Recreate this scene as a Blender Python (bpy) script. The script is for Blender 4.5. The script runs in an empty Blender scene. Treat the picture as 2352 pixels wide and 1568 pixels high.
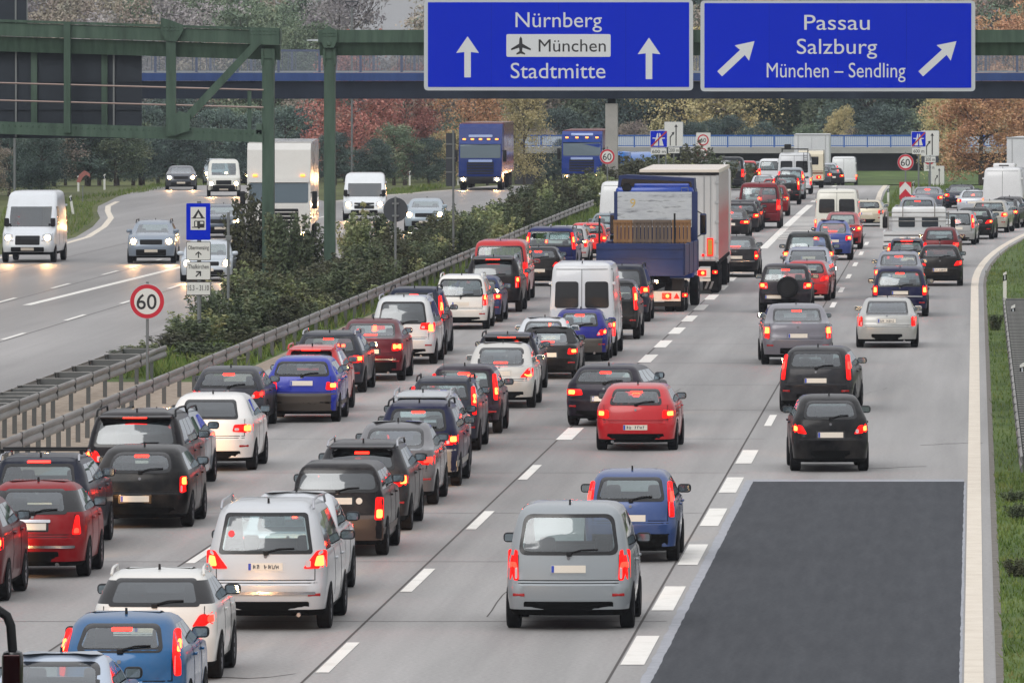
import bpy, bmesh, math, random
from mathutils import Vector, Matrix
R = random.Random(11)
sc = bpy.context.scene
COL = sc.collection
rad = math.radians
# ------------------------------------------------------------------ camera, light
F, H, VX, VY = 19600.0, 8.8, 2240.0, 100.0     # focal length and road vanishing point of the view, eye height in metres
cam_d = bpy.data.cameras.new("camera"); cam = bpy.data.objects.new("camera", cam_d); COL.objects.link(cam)
cam_d.lens = 300; cam_d.sensor_width = 36; cam_d.clip_start = 1; cam_d.clip_end = 6000
cam_d.shift_x = -(VX - 1176) / 2352; cam_d.shift_y = -(784 - VY) / 2352
cam.location = (0, 0, H); cam.rotation_euler = (rad(90), 0, 0)
sc.camera = cam
SUN_EL, SUN_AZ = rad(38), rad(200)
w = bpy.data.worlds.new("World"); sc.world = w; w.use_nodes = True
nt = w.node_tree; nt.nodes.clear()
sky = nt.nodes.new("ShaderNodeTexSky"); sky.sky_type = 'NISHITA'; sky.sun_disc = False
sky.sun_elevation = SUN_EL; sky.sun_rotation = SUN_AZ; sky.air_density = 1.0; sky.dust_density = 4.0; sky.ozone_density = 1.0
hs = nt.nodes.new("ShaderNodeHueSaturation"); hs.inputs["Saturation"].default_value = 0.12
# an overcast layer over the sky: brighter towards the zenith
wt = nt.nodes.new("ShaderNodeTexCoord"); wsx = nt.nodes.new("ShaderNodeSeparateXYZ"); wr = nt.nodes.new("ShaderNodeMapRange"); wm = nt.nodes.new("ShaderNodeMix"); wm.data_type = 'RGBA'
wv = nt.nodes.new("ShaderNodeCombineColor"); nt.links.new(wt.outputs["Generated"], wsx.inputs[0]); nt.links.new(wsx.outputs["Z"], wr.inputs[0])
wr.inputs[1].default_value = 0; wr.inputs[2].default_value = 1; wr.inputs[3].default_value = 3.3; wr.inputs[4].default_value = 10.8
wc = nt.nodes.new("ShaderNodeVectorMath"); wc.operation = 'SCALE'; wc.inputs[0].default_value = (.98, .99, 1.03); nt.links.new(wr.outputs[0], wc.inputs["Scale"])
wm.inputs[0].default_value = .8
bg = nt.nodes.new("ShaderNodeBackground"); bg.inputs["Strength"].default_value = 0.14
wo = nt.nodes.new("ShaderNodeOutputWorld")
nt.links.new(sky.outputs[0], hs.inputs["Color"]); nt.links.new(hs.outputs[0], wm.inputs[6]); nt.links.new(wc.outputs[0], wm.inputs[7]); nt.links.new(wm.outputs[2], bg.inputs[0]); nt.links.new(bg.outputs[0], wo.inputs[0])
sd = bpy.data.lights.new("sun", 'SUN'); sd.energy = 0.7; sd.angle = rad(30); sd.color = (1, .97, .93)
sun = bpy.data.objects.new("sun", sd); COL.objects.link(sun)
sun.rotation_euler = (rad(90) - SUN_EL, 0, rad(180) - SUN_AZ)
vs = sc.view_settings; sc.display_settings.display_device = 'sRGB'
vs.view_transform = 'Standard'; vs.look = 'None'; vs.gamma = 1; vs.use_curve_mapping = False
vs.exposure = 0.0
cy = sc.cycles; cy.use_denoising = True; cy.max_bounces = 8; cy.transparent_max_bounces = 24
cy.volume_bounces = 0; cy.diffuse_bounces = 3; cy.glossy_bounces = 3; cy.sample_clamp_indirect = 4
cy.caustics_reflective = False; cy.caustics_refractive = False
# ------------------------------------------------------------------ helpers
def gz(Y): return 0.0 if Y < 400 else (-0.5 * ((Y - 400) / 160) ** 2 if Y < 560 else -.5 - (Y - 560) * .0175)
def ground(px, py):
    Y = F * H / (py - VY)
    for _ in range(8): Y = F * (H - gz(Y)) / (py - VY)
    return (px - VX) * Y / F, Y
def wx(px, Y): return (px - VX) * Y / F
def wz(py, Y): return H - (py - VY) * Y / F
def s2l(v):
    v /= 255.0
    return v / 12.92 if v <= .04045 else ((v + .055) / 1.055) ** 2.4
def rgb(r, g, b): return (s2l(r), s2l(g), s2l(b), 1)
MATS = {}
def pri(name, col, rough=.5, metal=0., coat=0., emit=None, es=0., spec=.5):
    if name in MATS: return MATS[name]
    m = bpy.data.materials.new(name); m.use_nodes = True; MATS[name] = m
    b = m.node_tree.nodes["Principled BSDF"]
    b.inputs["Base Color"].default_value = col if len(col) == 4 else (*col, 1)
    b.inputs["Roughness"].default_value = rough; b.inputs["Metallic"].default_value = metal
    b.inputs["Coat Weight"].default_value = coat; b.inputs["Coat Roughness"].default_value = .06
    b.inputs["Specular IOR Level"].default_value = spec
    if emit:
        b.inputs["Emission Color"].default_value = (*emit[:3], 1); b.inputs["Emission Strength"].default_value = es
    return m
def noisy(name, cols, scale=3., detail=6., rough=.9, bump=0., space='Object', stretch=(1, 1, 1), pos=(.3, .7), scale2=None, spec=.3, streak=0):
    """Principled surface whose colour wanders between the given colours."""
    if name in MATS: return MATS[name]
    m = bpy.data.materials.new(name); m.use_nodes = True; MATS[name] = m
    n = m.node_tree.nodes; l = m.node_tree.links; b = n["Principled BSDF"]
    tc = n.new("ShaderNodeTexCoord"); mp = n.new("ShaderNodeMapping"); mp.inputs["Scale"].default_value = stretch
    l.new(tc.outputs[space], mp.inputs[0])
    t = n.new("ShaderNodeTexNoise"); t.inputs["Scale"].default_value = scale; t.inputs["Detail"].default_value = detail; t.inputs["Roughness"].default_value = .62
    l.new(mp.outputs[0], t.inputs["Vector"])
    cr = n.new("ShaderNodeValToRGB"); e = cr.color_ramp.elements
    k = len(cols)
    for i, c in enumerate(cols):
        p = pos[0] + (pos[1] - pos[0]) * i / max(1, k - 1)
        el = e[i] if i < 2 else e.new(p)
        el.position = p; el.color = c if len(c) == 4 else (*c, 1)
    l.new(t.outputs["Fac"], cr.inputs[0])
    out = cr.outputs[0]
    if scale2:
        t2 = n.new("ShaderNodeTexNoise"); t2.inputs["Scale"].default_value = scale2; t2.inputs["Detail"].default_value = 3
        l.new(mp.outputs[0], t2.inputs["Vector"])
        mr = n.new("ShaderNodeMapRange"); mr.inputs[1].default_value = .3; mr.inputs[2].default_value = .7; mr.inputs[3].default_value = .72; mr.inputs[4].default_value = 1.22
        l.new(t2.outputs["Fac"], mr.inputs[0])
        mx = n.new("ShaderNodeVectorMath"); mx.operation = 'SCALE'
        l.new(out, mx.inputs[0]); l.new(mr.outputs[0], mx.inputs["Scale"]); out = mx.outputs[0]
    if streak:                                        # long wheel-track streaks
        t3 = n.new("ShaderNodeTexNoise"); t3.inputs["Scale"].default_value = 1.6; t3.inputs["Detail"].default_value = 5; m3 = n.new("ShaderNodeMapping"); m3.inputs["Scale"].default_value = (1, .012, 1)
        l.new(tc.outputs[space], m3.inputs[0]); l.new(m3.outputs[0], t3.inputs["Vector"])
        m4 = n.new("ShaderNodeMapRange"); m4.inputs[1].default_value = .35; m4.inputs[2].default_value = .65; m4.inputs[3].default_value = 1 - streak; m4.inputs[4].default_value = 1 + streak * .6
        l.new(t3.outputs["Fac"], m4.inputs[0]); m5 = n.new("ShaderNodeVectorMath"); m5.operation = 'SCALE'; l.new(out, m5.inputs[0]); l.new(m4.outputs[0], m5.inputs["Scale"]); out = m5.outputs[0]
        t6 = n.new("ShaderNodeTexNoise"); t6.inputs["Scale"].default_value = 14; t6.inputs["Detail"].default_value = 4; l.new(tc.outputs[space], t6.inputs["Vector"])
        m6 = n.new("ShaderNodeMapRange"); m6.inputs[1].default_value = .3; m6.inputs[2].default_value = .7; m6.inputs[3].default_value = .86; m6.inputs[4].default_value = 1.12
        l.new(t6.outputs["Fac"], m6.inputs[0]); m7 = n.new("ShaderNodeVectorMath"); m7.operation = 'SCALE'; l.new(out, m7.inputs[0]); l.new(m6.outputs[0], m7.inputs["Scale"]); out = m7.outputs[0]
    l.new(out, b.inputs["Base Color"]); b.inputs["Roughness"].default_value = rough; b.inputs["Specular IOR Level"].default_value = spec
    if bump:
        bp = n.new("ShaderNodeBump"); bp.inputs["Strength"].default_value = bump; l.new(t.outputs["Fac"], bp.inputs["Height"]); l.new(bp.outputs[0], b.inputs["Normal"])
    return m
def glass(name, tint):
    if name in MATS: return MATS[name]
    m = bpy.data.materials.new(name); m.use_nodes = True; MATS[name] = m
    n = m.node_tree.nodes; l = m.node_tree.links; n.clear()
    o = n.new("ShaderNodeOutputMaterial"); mix = n.new("ShaderNodeMixShader"); tr = n.new("ShaderNodeBsdfTransparent"); g = n.new("ShaderNodeBsdfGlossy")
    tr.inputs[0].default_value = (*tint, 1); g.inputs["Roughness"].default_value = .03; g.inputs[0].default_value = (.93, .97, 1, 1)
    f = n.new("ShaderNodeFresnel"); ge = n.new("ShaderNodeNewGeometry"); mi = n.new("ShaderNodeMapRange"); mi.inputs[3].default_value = 1.6; mi.inputs[4].default_value = 1 / 1.6
    l.new(ge.outputs["Backfacing"], mi.inputs[0]); l.new(mi.outputs[0], f.inputs[0])
    ad = n.new("ShaderNodeMath"); ad.operation = 'MULTIPLY_ADD'; ad.inputs[1].default_value = 1.9; ad.inputs[2].default_value = .02; ad.use_clamp = True
    l.new(f.outputs[0], ad.inputs[0]); l.new(ad.outputs[0], mix.inputs[0])
    l.new(tr.outputs[0], mix.inputs[1]); l.new(g.outputs[0], mix.inputs[2]); l.new(mix.outputs[0], o.inputs[0])
    return m
def link(o, parent=None):
    COL.objects.link(o)
    if parent: o.parent = parent
    return o
def tag(o, label=None, cat=None, group=None, kind=None):
    if label: o["label"] = label
    if cat: o["category"] = cat
    if group: o["group"] = group
    if kind: o["kind"] = kind
    return o
def empty(name, loc=(0, 0, 0), rz=0., label=None, cat=None, group=None):
    o = bpy.data.objects.new(name, None); o.location = loc; o.rotation_euler = (0, 0, rz); o.empty_display_size = .3
    link(o); return tag(o, label, cat, group)
def dup(o, parent=None):
    c = o.copy(); link(c)
    if parent: c.parent = parent
    for ch in list(o.children): dup(ch, c)
    return c
class MB:
    def __init__(s): s.v = []; s.f = []; s.m = []
    def add(s, vs, fs, mi=0):
        b = len(s.v); s.v += [tuple(p) for p in vs]
        for f in fs: s.f.append([b + i for i in f]); s.m.append(mi)
    def box(s, x0, x1, y0, y1, z0, z1, mi=0):
        s.add([(x0, y0, z0), (x1, y0, z0), (x1, y1, z0), (x0, y1, z0), (x0, y0, z1), (x1, y0, z1), (x1, y1, z1), (x0, y1, z1)],
              [(0, 3, 2, 1), (4, 5, 6, 7), (0, 1, 5, 4), (1, 2, 6, 5), (2, 3, 7, 6), (3, 0, 4, 7)], mi); return s
    def rbox(s, x0, x1, y0, y1, z0, z1, r=.03, mi=0, seg=2):
        bm = bmesh.new(); bmesh.ops.create_cube(bm, size=1)
        for v in bm.verts: v.co = ((x0 + x1) / 2 + v.co.x * (x1 - x0), (y0 + y1) / 2 + v.co.y * (y1 - y0), (z0 + z1) / 2 + v.co.z * (z1 - z0))
        r = min(r, .48 * min(x1 - x0, y1 - y0, z1 - z0))
        bmesh.ops.bevel(bm, geom=bm.edges[:], offset=r, segments=seg, profile=.5, affect='EDGES')
        bm.verts.index_update(); s.add([v.co[:] for v in bm.verts], [[v.index for v in f.verts] for f in bm.faces], mi); bm.free(); return s
    def prism(s, pts, d0, d1, axis='y', mi=0):
        """2-D outline pushed from d0 to d1 along an axis."""
        n = len(pts)
        def P(p, d): return (p[0], d, p[1]) if axis == 'y' else ((d, p[0], p[1]) if axis == 'x' else (p[0], p[1], d))
        s.add([P(p, d0) for p in pts] + [P(p, d1) for p in pts], [list(range(n)), list(range(2 * n - 1, n - 1, -1))] + [[i, n + i, n + (i + 1) % n, (i + 1) % n] for i in range(n)], mi); return s
    def tube(s, pts, r, n=6, mi=0, r2=None):
        pts = [Vector(p) for p in pts]; k = len(pts); base = len(s.v)
        for i, p in enumerate(pts):
            t = (pts[min(i + 1, k - 1)] - pts[max(i - 1, 0)]).normalized()
            a = t.cross(Vector((0, 0, 1)) if abs(t.z) < .9 else Vector((1, 0, 0))).normalized(); b = t.cross(a)
            rr = r if r2 is None else r + (r2 - r) * i / (k - 1)
            for j in range(n):
                q = p + (a * math.cos(2 * math.pi * j / n) + b * math.sin(2 * math.pi * j / n)) * rr; s.v.append(tuple(q))
        for i in range(k - 1):
            for j in range(n):
                s.f.append([base + i * n + j, base + i * n + (j + 1) % n, base + (i + 1) * n + (j + 1) % n, base + (i + 1) * n + j]); s.m.append(mi)
        s.f.append([base + j for j in range(n)][::-1]); s.m.append(mi); s.f.append([base + (k - 1) * n + j for j in range(n)]); s.m.append(mi); return s
    def mesh(s, name, mats, smooth=None):
        me = bpy.data.meshes.new(name); me.from_pydata(s.v, [], s.f)
        for m in (mats if isinstance(mats, (list, tuple)) else [mats]): me.materials.append(m)
        if any(s.m): me.polygons.foreach_set("material_index", s.m)
        if smooth:
            me.polygons.foreach_set("use_smooth", [True] * len(s.f)); me.set_sharp_from_angle(angle=rad(smooth))
        me.update(); return me
    def build(s, name, mats, parent=None, smooth=None):
        return link(bpy.data.objects.new(name, s.mesh(name, mats, smooth)), parent)
def rpoly(pts, r, seg=3):
    """outline with rounded corners"""
    out = []; n = len(pts)
    for i in range(n):
        p = Vector(pts[i]); a = Vector(pts[i - 1]); b = Vector(pts[(i + 1) % n])
        ra = min(r, (a - p).length * .48); rb = min(r, (b - p).length * .48)
        s0 = p + (a - p).normalized() * ra; s1 = p + (b - p).normalized() * rb
        for k in range(seg + 1):
            t = k / seg; q = s0 * (1 - t) ** 2 + p * 2 * t * (1 - t) + s1 * t * t; out.append((q.x, q.y))
    return out
def circle(cx, cz, r, n=32): return [(cx + r * math.cos(2 * math.pi * i / n), cz + r * math.sin(2 * math.pi * i / n)) for i in range(n)]
FONT = None
def text_mesh(body, x0, x1, z0, zcap, y, mat, name="lettering", parent=None, depth=.004, ref="H", bold=.0):
    """lettering fitted between x0 and x1, its baseline at z0 and its capitals zcap high, facing -Y"""
    def gen(t):
        cu = bpy.data.curves.new("t", 'FONT'); cu.body = t; cu.size = 1; cu.extrude = 0; cu.offset = bold
        cu.resolution_u = 4
        o = bpy.data.objects.new("t", cu); COL.objects.link(o)
        bpy.context.view_layer.update()
        me = bpy.data.meshes.new_from_object(o.evaluated_get(bpy.context.evaluated_depsgraph_get()))
        bpy.data.objects.remove(o); bpy.data.curves.remove(cu); return me
    if not hasattr(text_mesh, "cap"):
        m = gen("H"); text_mesh.cap = max(v.co.y for v in m.vertices); bpy.data.meshes.remove(m)
    me = gen(body)
    xs = [v.co.x for v in me.vertices]; a, b = min(xs), max(xs); k = zcap / text_mesh.cap
    for v in me.vertices: v.co = (x0 + (v.co.x - a) * (x1 - x0) / (b - a), y, z0 + v.co.y * k)
    me.materials.clear(); me.materials.append(mat); me.name = name
    return link(bpy.data.objects.new(name, me), parent)
# ------------------------------------------------------------------ shared materials
HAZE = .00011
M_tglass = pri("lorry_glass", (.10, .13, .15), .12, .6)
M_smudge = pri("plate_marks", (.06, .06, .07), .6)
M_tyre = pri("tyre_rubber", (.009, .009, .010), .85, spec=.2)
M_rim = pri("rim_alloy", (.28, .28, .3), .4, .8)
M_black = pri("black_plastic", (.009, .009, .010), .6, spec=.25)
M_trim = pri("black_gloss", (.008, .008, .009), .15)
M_under = pri("underbody", (.006, .006, .006), .9, spec=.1)
M_seat = pri("seat_cloth", (.02, .021, .023), .9)
M_chrome = pri("chrome", (.45, .45, .47), .2, 1.)
M_badge = pri("badge_metal", (.13, .13, .14), .4, .7)
M_plate = pri("plate_white", rgb(225, 215, 200), .45)
M_plblue = pri("plate_blue", (.01, .05, .4), .45)
M_lens = pri("lamp_lens_red", (.22, .004, .004), .2, 0, 0, (1, .006, .004), 1.7, spec=.2)
M_lensoff = pri("lamp_lens_red_dim", (.22, .006, .006), .12, 0, .5, (1, .01, .01), .12)
M_clear = pri("lamp_lens_clear", (.5, .45, .45), .12, 0, .5, (1, .2, .15), .15)
M_core = pri("brake_lamp", (.4, .05, .02), .3, 0, 0, (1, .026, .005), 44.)
M_glow = pri("brake_lamp_red", (.4, .02, .02), .3, 0, 0, (1, .009, .004), 13.)
M_head = pri("headlamp", (.8, .75, .6), .3, 0, 0, (1, .60, .24), 80.)
M_amber = pri("amber_lamp", (.5, .2, .05), .3, 0, 0, (1, .3, .05), 3.)
M_headl = pri("headlamp_glass", (.5, .52, .55), .1, .3)
M_mglass = pri("mirror_glass", (.25, .3, .33), .08, .9)
GL_L = glass("tinted_glass_light", (.78, .90, .90)); GL_M = glass("tinted_glass_mid", (.55, .66, .66)); GL_D = glass("privacy_glass", (.05, .055, .06))
def paint(c, metal=.25, rough=.32):
    key = "paint_%d_%d_%d_%d" % (*c, int(metal * 100))
    col = rgb(*c)
    if key in MATS: return MATS[key]
    m = pri(key, col, rough, metal, .32 if sum(c) < 200 else .9, spec=.04); n = m.node_tree.nodes; l = m.node_tree.links; b = n["Principled BSDF"]
    tc = n.new("ShaderNodeTexCoord"); oi = n.new("ShaderNodeObjectInfo"); ad = n.new("ShaderNodeVectorMath"); l.new(tc.outputs["Object"], ad.inputs[0]); l.new(oi.outputs["Location"], ad.inputs[1])
    t = n.new("ShaderNodeTexNoise"); t.inputs["Scale"].default_value = 2.2; t.inputs["Detail"].default_value = 8; t.inputs["Roughness"].default_value = .65; l.new(ad.outputs[0], t.inputs["Vector"])
    mr = n.new("ShaderNodeMapRange"); mr.inputs[1].default_value = .42; mr.inputs[2].default_value = .75; mr.inputs[3].default_value = 0; mr.inputs[4].default_value = .10; l.new(t.outputs["Fac"], mr.inputs[0])
    mx = n.new("ShaderNodeMix"); mx.data_type = 'RGBA'; mx.inputs[6].default_value = col; mx.inputs[7].default_value = (.30, .27, .24, 1); l.new(mr.outputs[0], mx.inputs[0]); l.new(mx.outputs[2], b.inputs["Base Color"])
    m2 = n.new("ShaderNodeMapRange"); m2.inputs[1].default_value = .35; m2.inputs[2].default_value = .7; m2.inputs[3].default_value = .03; m2.inputs[4].default_value = .22; l.new(t.outputs["Fac"], m2.inputs[0]); l.new(m2.outputs[0], b.inputs["Coat Roughness"])
    return m
# ------------------------------------------------------------------ cars
# level rows: height (share of H), tail y (m), nose distance (m), half width (share), tail corner radius, nose corner radius
PRE = {
 'hatch': dict(W=1.73, H=1.46, L=4.1, lv=[(.13,.16,.26,.9,.25,.3),(.18,.05,.08,.96,.25,.35),(.30,.0,.0,.985,.27,.4),(.42,.0,.0,1,.27,.42),(.455,.05,.03,1,.26,.42),(.56,.07,.07,.995,.24,.4),
   (.64,.10,.22,.98,.22,.4),(.668,.115,.55,.965,.22,.38),(.688,.125,.95,.952,.21,.3),(.705,.14,1.12,.935,.2,.25),(.80,.25,1.46,.87,.18,.2),(.905,.42,1.84,.785,.16,.18),(.945,.50,2.0,.735,.15,.16),(.978,.66,2.2,.65,.15,.15),(.995,.95,2.5,.5,.15,.15)], w0=9, w1=11),
 'wagon': dict(W=1.76, H=1.47, L=4.65, lv=[(.13,.16,.26,.9,.25,.3),(.18,.05,.08,.96,.25,.35),(.30,.0,.0,.985,.27,.4),(.42,.0,.0,1,.27,.42),(.455,.05,.03,1,.26,.42),(.56,.07,.07,.995,.24,.4),
   (.64,.09,.25,.98,.22,.4),(.668,.10,.6,.965,.22,.38),(.688,.105,1.1,.952,.21,.3),(.705,.115,1.3,.935,.2,.25),(.80,.2,1.65,.87,.18,.2),(.905,.33,2.05,.785,.16,.18),(.945,.36,2.2,.74,.15,.16),(.978,.46,2.4,.66,.15,.15),(.995,.75,2.7,.52,.15,.15)], w0=9, w1=11),
 'sedan': dict(W=1.78, H=1.44, L=4.65, lv=[(.13,.16,.26,.9,.25,.3),(.18,.05,.08,.96,.25,.35),(.30,.0,.0,.985,.27,.4),(.42,.0,.0,1,.28,.42),(.455,.04,.03,1,.28,.42),(.56,.06,.07,.99,.27,.4),
   (.64,.08,.25,.965,.26,.4),(.675,.12,.6,.945,.26,.38),(.692,.42,1.05,.925,.25,.3),(.71,.66,1.3,.905,.22,.25),(.80,.94,1.65,.84,.18,.2),(.905,1.28,2.05,.765,.16,.18),(.945,1.43,2.2,.72,.15,.16),(.978,1.62,2.4,.64,.15,.15),(.995,1.9,2.7,.5,.15,.15)], w0=9, w1=11),
 'mpv': dict(W=1.80, H=1.70, L=4.45, lv=[(.12,.16,.26,.9,.25,.3),(.17,.05,.08,.96,.25,.35),(.26,.0,.0,.985,.27,.4),(.36,.0,.0,1,.27,.42),(.395,.05,.03,1,.26,.42),(.48,.06,.07,.995,.24,.4),
   (.55,.075,.2,.985,.22,.4),(.585,.085,.45,.975,.22,.38),(.605,.09,.8,.965,.21,.3),(.625,.095,.98,.95,.2,.25),(.77,.17,1.4,.89,.18,.2),(.905,.29,1.85,.81,.16,.18),(.945,.34,2.0,.765,.15,.16),(.978,.44,2.2,.68,.15,.15),(.995,.75,2.5,.54,.15,.15)], w0=9, w1=11),
 'suv': dict(W=1.85, H=1.72, L=4.6, lv=[(.17,.16,.26,.9,.25,.3),(.21,.05,.08,.96,.25,.35),(.30,.0,.0,.985,.27,.4),(.40,.0,.0,1,.27,.42),(.435,.05,.03,1,.26,.42),(.52,.06,.07,.995,.24,.4),
   (.60,.08,.15,.985,.22,.4),(.632,.09,.3,.97,.22,.38),(.652,.1,1.05,.955,.21,.3),(.67,.11,1.25,.94,.2,.25),(.79,.2,1.6,.885,.18,.2),(.905,.34,1.95,.81,.16,.18),(.945,.36,2.1,.765,.15,.16),(.978,.46,2.3,.68,.15,.15),(.995,.75,2.6,.54,.15,.15)], w0=9, w1=11),
 'van': dict(W=1.95, H=2.5, L=5.3, lv=[(.11,.16,.26,.9,.12,.3),(.15,.04,.08,.97,.12,.35),(.20,.0,.0,.985,.12,.4),(.24,.0,.0,1,.12,.42),(.255,.03,.02,1,.12,.4),(.33,.03,.06,1,.12,.4),
   (.40,.035,.2,1,.12,.38),(.44,.035,.45,1,.12,.36),(.475,.04,.75,.995,.12,.3),(.50,.04,.9,.99,.12,.25),(.64,.05,1.2,.97,.12,.2),(.78,.08,1.55,.94,.13,.18),(.93,.13,1.95,.9,.14,.16),(.97,.19,2.15,.85,.15,.15),(.995,.4,2.5,.74,.16,.15)], w0=9, w1=11),
 'bus': dict(W=1.9, H=1.93, L=4.7, lv=[(.13,.16,.26,.9,.14,.3),(.17,.04,.08,.97,.14,.35),(.24,.0,.0,.985,.15,.4),(.31,.0,.0,1,.15,.42),(.33,.03,.02,1,.15,.4),(.42,.03,.06,1,.15,.4),
   (.50,.04,.18,1,.15,.38),(.53,.045,.35,1,.15,.36),(.555,.05,.55,.99,.15,.3),(.575,.055,.7,.98,.15,.25),(.73,.1,1.15,.945,.15,.2),(.89,.18,1.6,.89,.15,.18),(.94,.23,1.8,.85,.15,.16),(.975,.31,2.0,.77,.15,.15),(.995,.55,2.3,.62,.15,.15)], w0=9, w1=11),
}
BOW = .075
TYRE = None
def wheel_meshes():
    t = MB(); n = 28
    prof = [(-.5, .62), (-.5, .9), (-.4, 1.0), (.4, 1.0), (.5, .9), (.5, .62)]
    for i in range(n):
        a = 2 * math.pi * i / n
        for (u, r) in prof: t.v.append((u, r * math.cos(a), r * math.sin(a)))
    k = len(prof)
    for i in range(n):
        for j in range(k - 1): t.f.append([i * k + j, i * k + j + 1, ((i + 1) % n) * k + j + 1, ((i + 1) % n) * k + j]); t.m.append(0)
    r = MB()
    for sgn in (-1, 1):                            # a dished disc with ten spokes on each face
        c = len(r.v); r.v.append((.38 * sgn, 0, 0))
        for i in range(n): a = 2 * math.pi * i / n; r.v.append((.36 * sgn, .2 * math.cos(a), .2 * math.sin(a)))
        for i in range(n): a = 2 * math.pi * i / n; r.v.append((.42 * sgn, .56 * math.cos(a), .56 * math.sin(a)))
        for i in range(n): a = 2 * math.pi * i / n; r.v.append((.47 * sgn, .64 * math.cos(a), .64 * math.sin(a)))
        for i in range(n):
            j = (i + 1) % n
            r.f.append([c, c + 1 + i, c + 1 + j]); r.m.append(0)
            r.f.append([c + 1 + i, c + 1 + n + i, c + 1 + n + j, c + 1 + j]); r.m.append(0 if i % 3 else 1)
            r.f.append([c + 1 + n + i, c + 1 + 2 * n + i, c + 1 + 2 * n + j, c + 1 + n + j]); r.m.append(0)
    return t.mesh("tyre", M_tyre, 40), r.mesh("rim", [M_rim, M_black])
TYRE_ME, RIM_ME = wheel_meshes()
def add_wheel(root, x, y, r, wd, name="wheel"):
    o = link(bpy.data.objects.new(name, TYRE_ME), root); o.location = (x, y, r); o.scale = (wd, r, r)
    q = link(bpy.data.objects.new("rim", RIM_ME), o); return o
class Body:
    def __init__(s, kind, W, Ht, L, rng=None, shape=None):
        p = PRE[kind]; s.kind = kind; s.W = W; s.H = Ht; s.L = L; s.w0 = p['w0']; s.w1 = p['w1']; k = L / p['L']
        s.lv = [(z * Ht, yr, yf, hw * W / 2, rr * W / 1.75, rf) for z, yr, yf, hw, rr, rf in p['lv']]
        rng = rng or random.Random(1); boxy = kind in ('van', 'bus')
        rake, cr, dz, tum = rng.uniform(.72, 1.3), rng.uniform(.7, 1.3), rng.uniform(-.03, .022), rng.uniform(-.03, .03)
        if shape == 'boxy': rake, cr, tum = .62, .5, .05
        if shape == 'round': rake, cr, tum = 1.35, 1.45, -.02
        if boxy: rake, cr, dz, tum = 1, 1, 0, 0
        yb = s.lv[6][1]; out = []
        for i, (z, yr, yf, hw, rr, rf) in enumerate(s.lv):
            if i >= 6 and kind != 'sedan': yr = yb + (yr - yb) * rake
            if 5 <= i <= 9: z += dz * Ht
            if i >= 10: hw *= 1 + tum
            out.append((z, yr, yf, hw, min(rr * cr, hw * .6), rf))
        s.lv = out; s.bow = BOW * rng.uniform(.6, 1.35)
    def T(s, y): return 1 - .05 * abs(2 * y / s.L - 1) ** 3
    def at(s, z):
        lv = s.lv
        if z <= lv[0][0]: return lv[0]
        for a, b in zip(lv, lv[1:]):
            if z <= b[0]:
                t = (z - a[0]) / (b[0] - a[0]); return tuple(u + (v - u) * t for u, v in zip(a, b))
        return lv[-1]
    def rear(s, x, z):
        _, yr, yf, hw, rr, rf = s.at(z); xx = min(abs(x) / s.T(yr), hw * .999); y = yr + s.bow * (min(xx, hw - rr) / hw) ** 2
        if xx > hw - rr: d = xx - (hw - rr); y += rr - math.sqrt(max(rr * rr - d * d, 0))
        return y
    def front(s, x, z):
        _, yr, yf, hw, rr, rf = s.at(z); xx = min(abs(x) / s.T(s.L - yf), hw * .999); y = s.L - yf - BOW * (min(xx, hw - rf) / hw) ** 2
        if xx > hw - rf: d = xx - (hw - rf); y -= rf - math.sqrt(max(rf * rf - d * d, 0))
        return y
    def side(s, y, z):
        _, yr, yf, hw, rr, rf = s.at(z); x = hw
        a = yr + s.bow * ((hw - rr) / hw) ** 2 + rr; b = s.L - yf - BOW * ((hw - rf) / hw) ** 2 - rf
        if y < a: d = min(a - y, rr); x = hw - rr + math.sqrt(max(rr * rr - d * d, 0))
        if y > b: d = min(y - b, rf); x = hw - rf + math.sqrt(max(rf * rf - d * d, 0))
        return x * s.T(y)
    def ring(s, lv):
        z, yr, yf, hw, rr, rf = lv; yF = s.L - yf; pts = []
        for f in (0, .3, .6, .85, 1): x = f * (hw - rr); pts.append((x, yr + s.bow * (x / hw) ** 2))
        yc = pts[-1][1] + rr
        for k in range(1, 5): a = -math.pi / 2 + k * math.pi / 8; pts.append((hw - rr + rr * math.cos(a), yc + rr * math.sin(a)))
        fy = yF - BOW * ((hw - rf) / hw) ** 2; ye = fy - rf
        for f in (.04, .09, .33, .36, .60, .63, .94, 1): pts.append((hw, yc + (ye - yc) * f))
        for k in range(1, 5): a = k * math.pi / 8; pts.append((hw - rf + rf * math.cos(a), ye + rf * math.sin(a)))
        for f in (.85, .6, .3, 0): x = f * (hw - rf); pts.append((x, yF - BOW * (x / hw) ** 2))
        half = [(x * s.T(y), y, z) for x, y in pts]
        return half + [(-x, y, z) for x, y, z in half[-2:0:-1]]
    def shell(s, sides=True, rear=True):
        """body, side glass, windscreen as builders (the back light is laid over its own opening)"""
        b, g, g2, ws = MB(), MB(), MB(), MB(); rings = [s.ring(l) for l in s.lv]; n = len(rings[0])
        for q in (b, g, g2, ws): q.v = [p for r in rings for p in r]
        for i in range(len(rings) - 1):
            for j in range(n):
                c = j if j < 24 else 47 - j
                f = [i * n + j, i * n + (j + 1) % n, (i + 1) * n + (j + 1) % n, (i + 1) * n + j]
                win = s.w0 <= i < s.w1
                if win and c <= 3 and rear: continue
                if win and 20 <= c <= 23: ws.f.append(f); ws.m.append(0)
                elif win and sides and 10 <= c <= 14: q = g if j < 24 else g2; q.f.append(f); q.m.append(1 if c in (11, 13) else 0)
                else: b.f.append(f); b.m.append(1 if i == 0 else (2 if win else 0))
        top = len(b.v); z = s.lv[-1]; b.v.append((0, (z[1] + s.L - z[2]) / 2, s.H))
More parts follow.
